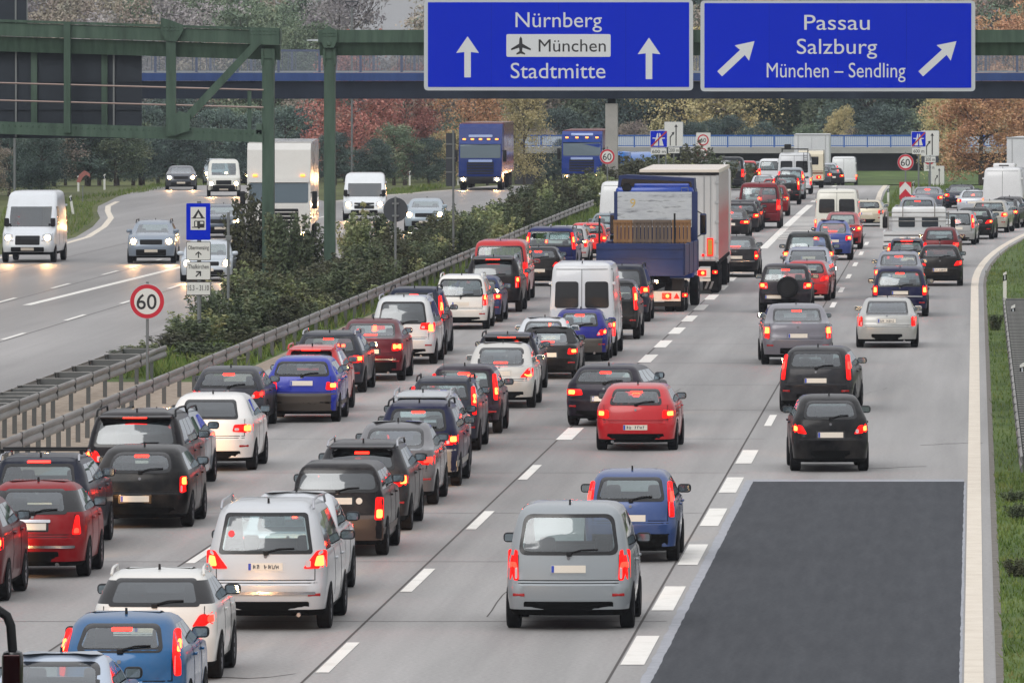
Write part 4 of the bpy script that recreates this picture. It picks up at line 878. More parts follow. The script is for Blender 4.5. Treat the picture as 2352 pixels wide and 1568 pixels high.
# bare pole, sign backs
t = post_sign("steel_pole", "bare steel pole with a bracket standing in the shrubs by the camping sign", 524, 262, 488, cat="pole", r=.045)
mb = MB(); mb.rbox(-.08, .1, 0, .12, wz(552, 262), wz(541, 262), .01); mb.build("bracket", M_pole, t)
t = post_sign("round_sign", "round dark sign seen from behind above the median shrubs", 908, 300, 452, r=.045); g = SG(t); g.disc("board", 908, 482, 28, M_signback, .12, .15); mb = MB(); mb.rbox(-.12, .12, .03, .12, wz(470, 300), wz(466, 300), .01); mb.rbox(-.12, .12, .03, .12, wz(498, 300), wz(494, 300), .01); mb.build("clamp", M_pole, t)
t = post_sign("warning_board", "tall grey sign back on a pole in front of the first blue lorry", 1041, 330, 300, r=.045); g = SG(t); g.rect("board", 1024, 306, 1046, 428, M_signback, .12, .15, .03)
for k in range(3): g.rect("stiffener", 1024, 330 + 32 * k, 1046, 333 + 32 * k, M_pole, .09, .12, 0)
# motorway end signs and lane boards
M_dred = pri("sign_dark_red", rgb(170, 40, 50), .5)
def motorway_end(px0, px1, py0, py1, Y, label, plate, extra=None):
    root = post_sign("motorway_end_sign", label, (px0 + px1) / 2, Y, py0, r=.05); g = SG(root)
    g.rect("rim", px0 - 1, py0 - 1, px1 + 1, py1 + 1, M_whiter, -.02, 0, .05); g.rect("blue_board", px0, py0, px1, py1, M_blue, -.026, -.02, .04)
    w = px1 - px0; h = py1 - py0
    def q(u, v): return (px0 + u * w, py0 + v * h)
    for sg in (-1, 1): g.poly("road_symbol", [q(.5 + sg * .03, .14), q(.5 + sg * .09, .14), q(.5 + sg * .30, .92), q(.5 + sg * .04, .92)], M_whiter, -.031, -.026)
    g.poly("road_symbol", [q(.12, .42), q(.88, .42), q(.88, .47), q(.62, .50), q(.38, .50), q(.12, .47)], M_whiter, -.033, -.031)
    g.poly("red_bar", [q(.0, .93), q(.93, .0), q(1.0, .07), q(.07, 1.0)], M_dred, -.038, -.033)
    if plate: g.rect("plate", px0 + 1, py1 + 3, px1 - 1, py1 + 17, M_whiter, -.02, 0, .03); g.word(plate, px0 + 4, px1 - 3, py1 + 14, 7.5, y=-.024)
    return root
def lane_board(px0, px1, py0, py1, Y, label, plate):
    root = post_sign("lane_board", label, (px0 + px1) / 2, Y, py0, r=.05); g = SG(root)
    g.rect("rim", px0 - 1, py0 - 1, px1 + 1, py1 + 1, M_sgrey, -.02, 0, .05); g.rect("board", px0, py0, px1, py1, M_whiter, -.026, -.02, .05)
    w = px1 - px0; h = py1 - py0
    def q(u, v): return (px0 + u * w, py0 + v * h)
    g.poly("arrow", [q(.60, .98), q(.66, .98), q(.66, .2), q(.73, .2), q(.63, .08), q(.53, .2), q(.60, .2)], M_ink, -.031, -.026)
    g.poly("arrow", [q(.28, .98), q(.33, .98), q(.33, .64), q(.47, .5), q(.5, .55), q(.54, .40), q(.38, .43), q(.42, .47), q(.28, .61)], M_ink, -.031, -.026)
    if plate: g.rect("plate", px0, py1 + 2, px1, py1 + 17, M_signback, -.02, 0, .03); g.rect("plate_face", px0 + w * .2, py1 + 3, px1 - w * .18, py1 + 16, M_whiter, -.026, -.02, .02); g.word(plate, px0 + w * .24, px1 - w * .22, py1 + 13, 7.5, y=-.03)
    return root
motorway_end(1494, 1532, 301, 338, 530, "blue motorway end sign with 600 m plate in the median, in front of its twin", "600 m")
motorway_end(1512, 1546, 299, 336, 545, "blue motorway end sign half hidden behind another in the median", None)
lane_board(1527, 1568, 281, 336, 538, "white lane arrow board with 200 m plate standing in the median", "200 m")
motorway_end(2094, 2126, 303, 337, 475, "blue motorway end sign with 600 m plate on the grass island", "600 m")
lane_board(2116, 2156, 301, 357, 482, "white lane arrow board with 200 m plate on the grass island", "200 m")
lane_board(2139, 2168, 382, 432, 560, "low white lane arrow board farther back under the autumn tree", None)
t = post_sign("white_board", "white sign board partly covered by the lane arrow board", 2134, 520, 345, r=.05); g = SG(t); g.rect("board", 2122, 350, 2150, 393, M_whiter, -.02, 0, .03); g.poly("red_arc", [(2124, 370), (2130, 374), (2136, 375), (2142, 373), (2147, 369), (2148, 371), (2142, 376.5), (2136, 378.5), (2129, 377.5), (2123, 373)], M_red, -.025, -.02); g.word("200 m", 2128, 2146, 388, 7, y=-.026)
t = post_sign("square_limit_sign", "white square board with a round 60 limit behind the median bushes", 1615, 560, 306, r=.05); g = SG(t); g.rect("board", 1599, 305, 1632, 353, M_whiter, -.02, 0, .03); g.disc("red_ring", 1615, 322, 13, M_red, -.025, -.02); g.disc("ring_face", 1615, 322, 10, M_whiter, -.03, -.025); g.word("60", 1608, 1622, 327, 9, y=-.035)
g.disc("red_ring", 1613, 352, 12, M_red, -.022, -.018); g.disc("ring_face", 1613, 352, 9.5, M_whiter, -.026, -.022)
# chevron board
t = post_sign("chevron_board", "red and white chevron board at the tip of the grass island", 2079, 432, 415, r=.04); g = SG(t)
g.rect("board", 2066, 418, 2093, 458, M_whiter, -.02, 0, .02)
g.poly("red_chevron", [(2066, 418), (2079, 418), (2066, 432)], M_red, -.026, -.02); g.poly("red_chevron", [(2093, 418), (2093, 432), (2079.5, 418)], M_red, -.026, -.02)
g.poly("red_chevron", [(2066, 449), (2079.5, 434), (2093, 449), (2093, 458), (2066, 458)], M_red, -.026, -.02); g.poly("white_chevron", [(2073, 458), (2079.5, 451), (2086, 458)], M_whiter, -.03, -.026)
# delineator posts
def delin(first=[None]):
    root = empty("delineator_post", cat="delineator post", group="black and white delineator posts along the road edges")
    mb = MB(); mb.prism([(-.06, 0), (.06, 0), (.06, 1.0), (-.06, .93)], -.05, .05); mb.build("post", M_whiter, root)
    mb = MB(); mb.prism([(-.064, .66), (.064, .70), (.064, .90), (-.064, .86)], -.054, .054); b = mb.build("black_band", M_black, root)
    mb = MB(); mb.box(-.02, .02, -.06, -.054, .71, .86); mb.build("reflector", M_sgrey, b); return root
d0 = delin(); DEL = [(180, 440, "delineator post behind the white van, beside the bent marker"), (240, 436, "delineator post on the ramp verge, next before the grey saloon"), (320, 415, "delineator post on the ramp verge above the dark grey saloon"), (168, 492, "leaning delineator post close to the white van"), (417, 396, "delineator post behind the dark grey oncoming saloon"), (472, 384, "delineator post by the far oncoming cars on the ramp"),
   (527, 376, "farthest delineator post near the first lorry"), (941, 424, "delineator post on the verge between the white van and the first blue lorry"), (1052, 420, "delineator post beside the front corner of the first blue lorry"),
   (2040, 470, "delineator post to one side of the chevron board, whole in view"), (2024, 525, "delineator post half hidden by the white flatbed truck"), (2082, 462, "delineator post directly above the chevron board"), (2098, 455, "short delineator post just behind the chevron board"),
   (2308, 690, "delineator post where the grass bank barrier begins"), (2327, 775, "delineator post bolted to the grass bank barrier, farther one"), (2348, 925, "delineator post bolted to the grass bank barrier, nearer one")]
for i, (px, py, lb) in enumerate(DEL):
    o = d0 if i == 0 else dup(d0); X, Y = ground(px, py); o.location = (X, Y, gz(Y)); o["label"] = lb
    if i == 3: o.rotation_euler = (0, rad(-9), 0)
X, Y = ground(190, 468); t = empty("bent_marker", (X, Y, 0), label="bent reddish marker on a post by the ramp verge", cat="marker"); mb = MB(); mb.tube([(0, 0, 0), (0, 0, .9)], .03, 6); mb.build("post", M_pole, t)
mb = MB(); mb.prism([(-.35, 1.1), (-.2, 1.5), (.1, 1.75), (.4, 1.55), (.42, 1.35), (.2, 1.5), (0, 1.35), (-.15, 1.05)], -.03, .03); mb.build("blade", pri("marker_red", rgb(150, 92, 84), .6), t)
# lamps and thin poles
def lamp_post(px, ptop, Y, label):
    root = post_sign("street_lamp", label, px, Y, ptop + 12, cat="street lamp", r=.07); g = SG(root)
    x, z = g.p(px, ptop); mb = MB()
    for sg in (-1, 1): mb.tube([(0, .06, z - .35), (sg * .32, .06, z - .2), (sg * .42, .06, z)], .03, 5)
    mb.rbox(-.45, .45, -.3, .4, z - .03, z + .06, .03); mb.build("lantern", M_signback, root); return root
lamp_post(808, 5, 565, "street lamp with an open lantern head above the trees")
t = post_sign("street_lamp", "thin street lamp whose flat arm sticks out behind the gantry post", 757, 470, 90, cat="street lamp", r=.06)
mb = MB(); z = wz(90, 470); mb.prism([(0, z - .05), (-1.25, z), (-1.25, z + .06), (-.3, z + .1), (0, z + .05)], -.06, .06); mb.build("lamp_arm", M_sgrey, t)
post_sign("steel_pole", "tall grey pole behind the dark sign backs", 33, 420, -40, cat="pole", r=.06)
# ------------------------------------------------------------------ vegetation
def leaf_mat(name, cols, scale=.35):
    """leaf colour drifts through the crown and from tree to tree"""
    m = bpy.data.materials.new(name); m.use_nodes = True; n = m.node_tree.nodes; l = m.node_tree.links; b = n["Principled BSDF"]
    tc = n.new("ShaderNodeTexCoord"); oi = n.new("ShaderNodeObjectInfo"); ad = n.new("ShaderNodeVectorMath"); ad.operation = 'ADD'
    sc_ = n.new("ShaderNodeMath"); sc_.operation = 'MULTIPLY'; sc_.inputs[1].default_value = 40; l.new(oi.outputs["Random"], sc_.inputs[0])
    l.new(tc.outputs["Object"], ad.inputs[0]); l.new(sc_.outputs[0], ad.inputs[1])
    t = n.new("ShaderNodeTexNoise"); t.inputs["Scale"].default_value = scale; t.inputs["Detail"].default_value = 7; t.inputs["Roughness"].default_value = .7; l.new(ad.outputs[0], t.inputs["Vector"])
    cr = n.new("ShaderNodeValToRGB"); e = cr.color_ramp.elements
    for i, c in enumerate(cols):
        p = .33 + .34 * i / (len(cols) - 1); el = e[i] if i < 2 else e.new(p); el.position = p; el.color = c
    l.new(t.outputs["Fac"], cr.inputs[0]); hs_ = n.new("ShaderNodeHueSaturation"); l.new(cr.outputs[0], hs_.inputs["Color"])
    mr = n.new("ShaderNodeMapRange"); mr.inputs[3].default_value = .75; mr.inputs[4].default_value = 1.25; l.new(oi.outputs["Random"], mr.inputs[0]); l.new(mr.outputs[0], hs_.inputs["Value"])
    l.new(hs_.outputs[0], b.inputs["Base Color"]); b.inputs["Roughness"].default_value = .7; b.inputs["Specular IOR Level"].default_value = .25
    return m
LM = {
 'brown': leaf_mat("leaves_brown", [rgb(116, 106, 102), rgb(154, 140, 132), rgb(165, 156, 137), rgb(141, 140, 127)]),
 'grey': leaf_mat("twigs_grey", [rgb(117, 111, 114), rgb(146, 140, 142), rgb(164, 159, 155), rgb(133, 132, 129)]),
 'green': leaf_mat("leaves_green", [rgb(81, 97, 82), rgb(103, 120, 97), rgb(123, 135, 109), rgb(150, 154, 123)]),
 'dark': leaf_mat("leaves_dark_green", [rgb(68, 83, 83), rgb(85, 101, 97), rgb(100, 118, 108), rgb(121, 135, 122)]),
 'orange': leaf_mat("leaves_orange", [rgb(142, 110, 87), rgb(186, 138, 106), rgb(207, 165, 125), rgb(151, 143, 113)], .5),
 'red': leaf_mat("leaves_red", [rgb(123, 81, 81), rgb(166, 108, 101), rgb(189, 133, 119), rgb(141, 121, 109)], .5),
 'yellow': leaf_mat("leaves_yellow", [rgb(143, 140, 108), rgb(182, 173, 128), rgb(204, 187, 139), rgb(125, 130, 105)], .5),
 'shrub': leaf_mat("leaves_shrub", [rgb(61, 71, 55), rgb(82, 93, 69), rgb(100, 110, 82), rgb(113, 110, 87)], .9),
 'shrubr': leaf_mat("leaves_shrub_grey", [rgb(62, 66, 52), rgb(82, 84, 66), rgb(90, 92, 68), rgb(76, 80, 60)], .9),
 'shruby': leaf_mat("leaves_shrub_pale", [rgb(101, 114, 82), rgb(128, 139, 99), rgb(157, 161, 115), rgb(180, 170, 125)], .9)}
M_bark = noisy("bark", [rgb(64, 56, 50), rgb(96, 88, 80)], 3, 6, .95)
def leaves(mb, c, r, n, size, rng, flat=1.):
    for _ in range(n):
        while True:
            d = Vector((rng.uniform(-1, 1), rng.uniform(-1, 1), rng.uniform(-1, 1)))
            if d.length < 1: break
        p = Vector(c) + Vector((d.x * r, d.y * r, d.z * r * flat)); s = size * rng.uniform(.6, 1.3)
        a = Vector((rng.gauss(0, 1), rng.gauss(0, 1), rng.gauss(0, 1))).normalized(); b = a.cross(Vector((rng.gauss(0, 1), rng.gauss(0, 1), rng.gauss(0, 1)))).normalized()
        q = [p - a * s - b * s * .15, p + b * s * .5, p + a * s + b * s * .1, p - b * s * .5]
        k = len(mb.v); mb.v += [tuple(v) for v in q]; mb.f.append([k, k + 1, k + 2, k + 3]); mb.m.append(0)
def tree_proto(kind, hgt, wid, dens, leaf, seed, low=.12):
    rng = random.Random(seed); tk = MB(); cr = MB(); th = hgt * .5
    tk.tube([(0, 0, -.2), (rng.uniform(-.2, .2), rng.uniform(-.2, .2), th * .5), (rng.uniform(-.3, .3), 0, th), (rng.uniform(-.5, .5), 0, hgt * .93)], .022 * hgt, 8, 0, .02)
    tips = []
    for k in range(int(13 * dens) + 7):
        z0 = hgt * rng.uniform(max(low * .9, .1), .8); a = rng.uniform(0, 2 * math.pi); f = (z0 / hgt)
        reach = wid / 2 * (1 - (abs(f - .42) / .62) ** 2.2) * rng.uniform(.62, 1.0)
        e = Vector((math.cos(a) * reach, math.sin(a) * reach, min(hgt * .97, z0 + hgt * rng.uniform(.05, .2)))); m = Vector((e.x * .5, e.y * .5, z0 + (e.z - z0) * .35))
        tk.tube([(0, 0, z0 * .92), tuple(m), tuple(e)], .008 * hgt, 5, 0, .012); tips += [e, (m + e) / 2, Vector((e.x * .75, e.y * .75, e.z + hgt * .04))]
        for _ in range(3):
            d = Vector((rng.gauss(0, 1), rng.gauss(0, 1), rng.gauss(.4, .7))).normalized() * wid * .16; tk.tube([tuple((m + e) / 2), tuple((m + e) / 2 + d)], .02, 4, 0, .006); tips.append((m + e) / 2 + d)
    tips += [Vector((rng.gauss(0, wid * .07), rng.gauss(0, wid * .07), hgt * rng.uniform(.85, .98))) for _ in range(5)]
    for t_ in tips: leaves(cr, t_, wid * rng.uniform(.07, .15), int(60 * dens), leaf, rng, .75)
    for _ in range(int(1000 * dens)):
        z = hgt * rng.uniform(max(low, .1), .93); a = rng.uniform(0, 6.28); q = wid / 2 * (1 - (abs(z / hgt - .42) / .62) ** 2.2) * rng.uniform(.2, 1) ; leaves(cr, (math.cos(a) * q, math.sin(a) * q, z), wid * .07, 3, leaf, rng)
    return tk.mesh("trunk", M_bark, 60), cr.mesh("crown", LM[kind])
PROTO = {}
def proto(kind, v):
    k = (kind, v)
    if k not in PROTO:
        dens = {'grey': .75, 'brown': 1.0, 'dark': 1.5, 'green': 1.3}.get(kind, 1.2); PROTO[k] = tree_proto(kind, 10, {'dark': 6.5, 'grey': 6.5}.get(kind, 7), dens, .115, hash(k[1]) + len(kind) * 17 + ord(kind[0]), .03 if kind in ('dark', 'green') else .1)
    return PROTO[k]
LABELS = {'brown': "brownish autumn tree in the hazy wood", 'grey': "grey purple almost bare tree in the hazy wood", 'green': "green broad crowned tree in the hazy wood", 'dark': "dark green dense tree in the hazy wood", 'orange': "orange leaved autumn tree in the hazy wood", 'red': "red leaved autumn tree in the hazy wood", 'yellow': "yellowish autumn tree in the hazy wood"}
def tree(kind, X, Y, h, wsc=1., label=None, group=None, v=None):
    tm, cm = proto(kind, R.randrange(3) if v is None else v); s = h / 10
    z = gz2(Y); root = empty("tree", (X, Y, z), R.uniform(0, 6.28), label or LABELS[kind], "tree", group or ("trees of the wood behind the motorway" if not label else None))
    root.scale = (s * wsc, s * wsc, s)
    link(bpy.data.objects.new("trunk", tm), root); link(bpy.data.objects.new("crown", cm), root); return root
R.seed(5)
# individual trees that stand out
tree('red', wx(812, 604), 604, 10.6, 1.0, "red leaved tree between the ramp and the blue lorry", v=0)
tree('red', wx(930, 622), 622, 9.2, .85, "smaller red brown tree beside the large red one", v=1)
tree('orange', wx(1080, 640), 640, 9.4, .95, "orange brown tree rising behind the first blue lorry", v=0)
tree('yellow', wx(1205, 655), 655, 7.6, .9, "yellowish tree between the two blue lorries", v=0)
tree('orange', wx(2255, 575), 575, 8.4, 1.25, "orange autumn tree with a black trunk beyond the exit ramp", v=1)
tree('orange', wx(2370, 600), 600, 9.5, 1.0, "orange tree at the edge behind the white box lorry", v=2)
tree('yellow', wx(2165, 600), 600, 6.6, .8, "olive yellow tree behind the low lane board", v=1)
tree('yellow', wx(1925, 705), 715, 6.0, .7, "small golden branchy tree behind the road bridge", v=2)
kinds_by_x = [(-200, 330, ['brown', 'grey', 'brown', 'green']), (330, 620, ['grey', 'grey', 'brown', 'green']), (620, 760, ['green', 'green', 'grey']), (760, 900, ['grey', 'grey', 'brown']), (900, 1300, ['brown', 'brown', 'grey', 'green', 'orange']), (1300, 1700, ['green', 'dark', 'brown', 'yellow']), (1700, 2600, ['brown', 'dark', 'green', 'grey', 'orange'])]
def kind_at(px):
    for a, b, ks in kinds_by_x:
        if a <= px < b: return R.choice(ks)
    return 'brown'
for Y, step, h0, h1 in ((735, 100, 12, 14), (775, 96, 14, 16), (820, 92, 15.5, 17), (870, 90, 16.5, 18.5)):
    px = -190 + R.uniform(0, 40)
    while px < 2640:
        YY = Y + R.uniform(-12, 12); hh = R.uniform(h0, h1)
        if 815 < px < 1000: hh = min(hh, R.uniform(8.5, 10))
        tree(kind_at(px), wx(px, YY), YY, hh, R.uniform(.9, 1.2)); px += step * R.uniform(.8, 1.2)
# dense low growth at the wood's foot and along the ramp
for Y, step, h0, h1, a, b in ((712, 84, 4.2, 6.4, 1150, 2620), (700, 80, 4.5, 7.0, 560, 1250), (655, 74, 5.0, 7.4, 150, 760), (610, 72, 4.2, 6.6, -180, 480), (560, 70, 4.4, 6.0, -180, 330), (500, 70, 3.6, 5.2, -190, 175)):
    px = a
    while px < b:
        YY = Y + R.uniform(-10, 10); X = wx(px, YY)
        if YY < 690 and -53 < X < -48: X -= 5
        tree('dark' if R.random() < (.8 if Y < 690 else .5) else R.choice(['green', 'brown']), X, YY, R.uniform(h0, h1), R.uniform(1.1, 1.5), "green or brown undergrowth tree along the motorway edge", "undergrowth trees along the motorway edge"); px += step * R.uniform(.75, 1.25)
for px, Y, h, k in ((655, 640, 6, 'dark'), (715, 610, 4.5, 'dark'), (770, 575, 3.6, 'dark'), (860, 560, 3.2, 'dark'), (905, 590, 4.2, 'green'), (985, 590, 3.4, 'dark'), (1040, 620, 4.0, 'yellow'), (1120, 640, 4.0, 'brown'), (1250, 700, 4.5, 'brown'), (1290, 690, 4, 'dark')):
    tree(k, wx(px, Y), Y, h, 1.4, "low bushy tree in the wedge between ramp and main road", "bushy trees in the wedge beside the ramp")
# shrubs of the median
def shrub_proto(kind, seed, h=2.4, n=30, leaf=.075):
    rng = random.Random(seed); st = MB(); fo = MB()
    for k in range(n):
        a = rng.uniform(0, 6.28); q = rng.uniform(.0, .75); b = Vector((math.cos(a) * q * .5, math.sin(a) * q * .5, -.05)); top = h * rng.uniform(.5, 1.0) * (1 - .25 * q)
        e = b + Vector((math.cos(a) * q * .7 + rng.gauss(0, .12), math.sin(a) * q * .7 + rng.gauss(0, .12), top)); m = (b + e) / 2 + Vector((rng.gauss(0, .06), rng.gauss(0, .06), 0))
        st.tube([tuple(b), tuple(m), tuple(e)], .014, 4, 0, .004)
        for j in range(9):
            t_ = .12 + .88 * j / 8; p = b.lerp(e, t_); leaves(fo, p, .2 * (1.15 - t_ * .55), 15, leaf, rng)
    return st.mesh("stem", M_bark), fo.mesh("foliage", LM[kind])
SP = [(k, shrub_proto(k, i * 7 + 3, 2.3 + .25 * (i % 3))) for i, k in enumerate(['shrub', 'shrub', 'shrubr', 'shruby', 'shrub', 'shrubr', 'shrub', 'shruby'])]
SLB = {'shrub': "dark green leafy shrub in the motorway median", 'shrubr': "grey green thinning shrub in the motorway median", 'shruby': "pale green shrub in the motorway median"}
def shrub(X, Y, h, wd=1., label=None):
    k, (s_, f_) = R.choice(SP); z = gz(Y); o = empty("shrub", (X, Y, z), R.uniform(0, 6.28), label or SLB[k], "shrub", "shrubs growing in the median between the carriageways"); o.scale = (wd, wd, h / 2.4)
    link(bpy.data.objects.new("foliage", f_), o); link(bpy.data.objects.new("stem", s_), o)
R.seed(9)
Y = 236
while Y < 470:
    hh = .6 if Y < 246 else (1.2 if Y < 254 else (2.0 if Y < 275 else (1.7 if Y < 300 else 2.05)))
    for x in (-22.7, -21.8, -20.9):
        f = (.9 if Y < 275 else .5) if x < -22.5 else (.85 if x < -21 else (.55 if Y < 275 else .85))
        if R.random() < .22: continue
        shrub(x + R.uniform(-.4, .4), Y + R.uniform(-1.5, 1.5), hh * R.uniform(.75, 1.2) * f, R.uniform(.8, 1.15))
    Y += 2.6 if Y < 330 else 4.2
for Y in range(475, 600, 7): shrub(-20.8 + R.uniform(-.8, .8), Y, R.uniform(1.4, 2.4), 1.4)
for px, py, h in ((580, 640, 3.3), (640, 648, 2.9), (700, 640, 2.6), (815, 632, 2.6), (880, 600, 2.2)):
    X, Y = ground(px, py); shrub(X, Y, h, 1.15)
for px, py, h in ((1590, 372, .0), ):
    pass
for px, Y, h in ((1640, 500, 2.6), (1570, 500, 2.2), (1600, 520, 3.0), (1680, 540, 2.0), (1545, 480, 1.8), (1720, 560, 1.8)): shrub(wx(px, Y), Y, h, 1.5, "ragged pale bush in front of the median lane board")
for X, Y, h in ((.74, 141, .3), (.78, 158, .32), (.76, 164, .28), (.6, 262, .55)): shrub(X, Y, h, .35, "low weedy shrub on the grass verge by the kerb")
# grass
M_blade = noisy("grass_blades", [rgb(60, 84, 32), rgb(84, 108, 44), rgb(112, 126, 62), rgb(132, 126, 78)], 1.1, 6, .8)
def lex(Y):
    for (a, xa), (b, xb) in zip(LE, LE[1:]):
        if a <= Y <= b: return xa + (xb - xa) * (Y - a) / (b - a)
    return LE[-1][1]
def grass(name, zones, seed):
    rng = random.Random(seed); mb = MB()
    for x0, x1, y0, y1, n, h in zones:
        for _ in range(n):
            Y = rng.uniform(y0, y1); xa = x0(Y) if callable(x0) else x0; X = rng.uniform(xa, x1 + (xa if callable(x0) else 0) if callable(x0) else x1); z = gz(Y) - .02
            a = rng.uniform(0, 6.28); hh = h * rng.uniform(.4, 1.25); wd = .012 + hh * .05; dx, dy = math.cos(a) * wd, math.sin(a) * wd; lx, ly = rng.gauss(0, hh * .35), rng.gauss(0, hh * .35)
            mb.add([(X - dx, Y - dy, z), (X + dx, Y + dy, z), (X + lx, Y + ly, z + hh)], [(0, 1, 2)])
    return tag(mb.build(name, M_blade), kind='stuff')
strip("verge", [(60, .4, 9)] + [(Y, xr(Y) + .1, xr(Y) + 14) for Y in range(310, 570, 20)], M_grassy, .0)
strip("median_strip", [(222, -23.0, -19.7), (300, -23.0, -19.6), (690, -22.4, -19.1)], M_grassy, -.002)
strip("grass_island", [(431, -4.95, -4.9), (454, -5.1, -3.3), (500, -5.4, -.9), (562, -5.6, 4.3)], M_grassy, .0)
grass("grass", [(.40, 1.6, 112, 175, 7000, .11), (.40, 3.2, 175, 330, 9000, .13), (lambda Y: xr(Y) + .12, 6, 320, 480, 6000, .2), (-23.0, -19.75, 224, 300, 9000, .3), (-22.4, -19.2, 300, 460, 5000, .35), (-5.0, -3.6, 434, 470, 900, .25), (-4.9, -1.5, 470, 560, 1800, .25), (lambda Y: lex(Y) - 5, 4.7, 375, 482, 5000, .2), (lambda Y: -52.5 - max(0, Y - 520) * .04, 1.8, 482, 600, 1500, .24), (-36.4, -34, 512, 560, 1200, .22)], 3)
# ------------------------------------------------------------------ vehicles
Q = "vehicles queuing towards the city"; OC = "oncoming vehicles on the opposite road"
BOXES = []
def V(kind, xl, xr, yt, yb, col, label, rz=0., on=False, cat='car', W=None, Hh=None, Y=None, **o):
    p = PRE[kind]; ax = 1.0 if kind == 'van' else .86
    Ya = F * H / (yb - VY)
    for _ in range(8): Ya = F * (H - gz(min(Ya, 560))) / (yb - VY)
    Ya = Y or Ya; Yr = Ya - ax; wd = W or (xr - xl) * Yr / F; wd = min(max(wd, p['W'] * .9), p['W'] * 1.1)
    X = ((xl + xr) / 2 - VX) * Yr / F; z0 = gz(Ya)
    ht = Hh or H - (yt - VY) * (Yr + 1.6) / F - z0; ht = min(max(ht, p['H'] * .88), p['H'] * 1.14)
    L = o.pop('L', p['L'] * (.5 + .5 * wd / p['W'])); s = F / Yr
    lod = 0 if s > 55 else (1 if s > 40 else 2)
    root, B = car(kind, wd, ht, L, col, label, cat, OC if on else Q, lod, back=not on, lit=o.pop('lit', 0 if on else 1), **o)
    if on: root.rotation_euler = (0, 0, math.pi + rad(rz)); root.location = (X, Yr + L, z0); BOXES.append((label, X, Yr, L, wd))
    else: root.rotation_euler = (0, 0, rad(rz)); root.location = (X, Yr, z0); BOXES.append((label, X, Yr, L, wd))
    return root
RED = (132, 8, 18); BLK = (6, 6, 8); NAVY = (12, 18, 50); WHT = (226, 228, 228); SIL = (168, 172, 176); GRY = (64, 66, 72); BLU = (18, 40, 160)
# first lane, nearest first
V('hatch', -245, 8, 1130, 1378, (92, 14, 22), "dark red car only just in view beside the red hatchback with chrome strip", mirrors='k', bump=None)
V('hatch', -50, 195, 1098, 1322, RED, "red small hatchback with chrome bumper strip and chrome boot handle", gh='k', shape='round', lamp='mini', L=3.65, chrome=.335, lip=.60, pz=.545, plx=-.03, exhaust=1, glass='M', hb=None, mirrors='k', metal=.1, lit=2)
V('wagon', -38, 205, 1040, 1262, (24, 30, 46), "dark navy estate with silver roof rails and black cross bars", rails='s', bars=True, hb='spoiler', lit=2, lamp='tall', glass='M', fin=True)
V('hatch', 205, 434, 1018, 1208, BLK, "black hatchback with oval back window and peach lit number plate", wr=.165, shape='round', lamp='tall', core=[(.84,.54),(.94,.54),(.93,.63),(.84,.63)], pz=.37, hb='win', glass='L', plx=-.08)
V('suv', 188, 428, 938, 1172, (26, 24, 28), "black off-roader with black roof rails and a long brake light strip", rails='k', hb='spoiler', lamp='corner', glass='D', spoiler=True, L=4.7)
V('wagon', 250, 456, 936, 1122, (150, 166, 178), "pale silver blue estate squeezed between black off-roader and white hatchback", lamp='low', rails='k', glass='M', mirrors='k')
V('hatch', 376, 582, 899, 1078, (232, 230, 226), "white sporty hatchback with a dark wrapped back window and one lit round lamp", shape='round', lamp='wide', core=[(.78,.525),(.92,.525),(.92,.60),(.78,.60)], hb=None, glass='D', plate=None, exhaust=0, mirrors='k', wiper=False, metal=.05)
V('hatch', 436, 608, 838, 983, (52, 54, 62), "dark grey hatchback behind the white sporty one, teal back window", lamp='corner', hb='win', glass='L', lit=2, fin=True)
V('hatch', 607, 776, 814, 967, BLU, "bright blue hatchback with a broad dark bumper band and white plate", lamp='block', bump=pri("bumper_grey", rgb(66, 60, 54), .45), pz=.60, glass='L', hb=None, fin=False, metal=.15, mirrors='k')
V('wagon', 636, 788, 790, 946, (196, 30, 34), "bright red estate with roof rails half hidden by the blue hatchback", rails='c', spoiler=True, hb='spoiler', metal=.05)
V('wagon', 668, 836, 758, 900, (46, 50, 60), "slate grey estate with silver roof rails ahead of the red estate", rails='s', hb='win', lamp='block', glass='M')
V('sedan', 768, 926, 731, 873, (92, 20, 32), "dark red saloon with rounded roof and wide glowing brake strip", lamp='block', core=[(.70,.53),(.93,.53),(.93,.61),(.70,.61)], hb='deck', glass='L', chrome=.36)
V('mpv', 848, 1000, 677, 835, (206, 210, 212), "white people carrier with silver roof rails and dark back window", rails='s', lamp='wide', core=[(.78,.49),(.94,.49),(.94,.59),(.78,.59)], hb=None, glass='D', pz=.52, mirrors='k', L=4.6)
V('mpv', 876, 1022, 657, 814, (26, 34, 56), "dark navy people carrier with black roof rails next to the white one", rails='k', lamp='pillar', hb='win', lit=1, mirrors='k', L=4.5)
V('mpv', 994, 1121, 628, 755, (232, 230, 224), "cream white compact people carrier with tall red lamps and black lower bumper", rails='c', lamp='tall', hb=None, glass='M', pz=.47, bump=None, mirrors='k')
V('wagon', 1040, 1148, 632, 739, (44, 56, 96), "dark blue car mostly hidden behind the cream people carrier", lamp='block', hb=None, rails=None)
V('suv', 1066, 1196, 586, 716, (22, 20, 24), "black off-roader with silver roof rails in front of the red van", rails='s', hb='spoiler', spoiler=True, lamp='tall', glass='D', pz=.5)
V('bus', 1082, 1214, 549, 690, (186, 34, 36), "round roofed red van with an arched back window", cat='van', lamp='low', hb=None, glass='L', lit=2, metal=.0)
V('hatch', 1180, 1290, 565, 656, (26, 24, 24), "black hatchback with bright silver roof and peach plate beside the red van", lamp='corner', hb='win', pz=.40, glass='L')
V('bus', 1203, 1325, 520, 622, (28, 36, 92), "dark blue van with roof rails and lamps high on both pillars", cat='van', lamp='pillar', hb=None, glass='L', rails='k')
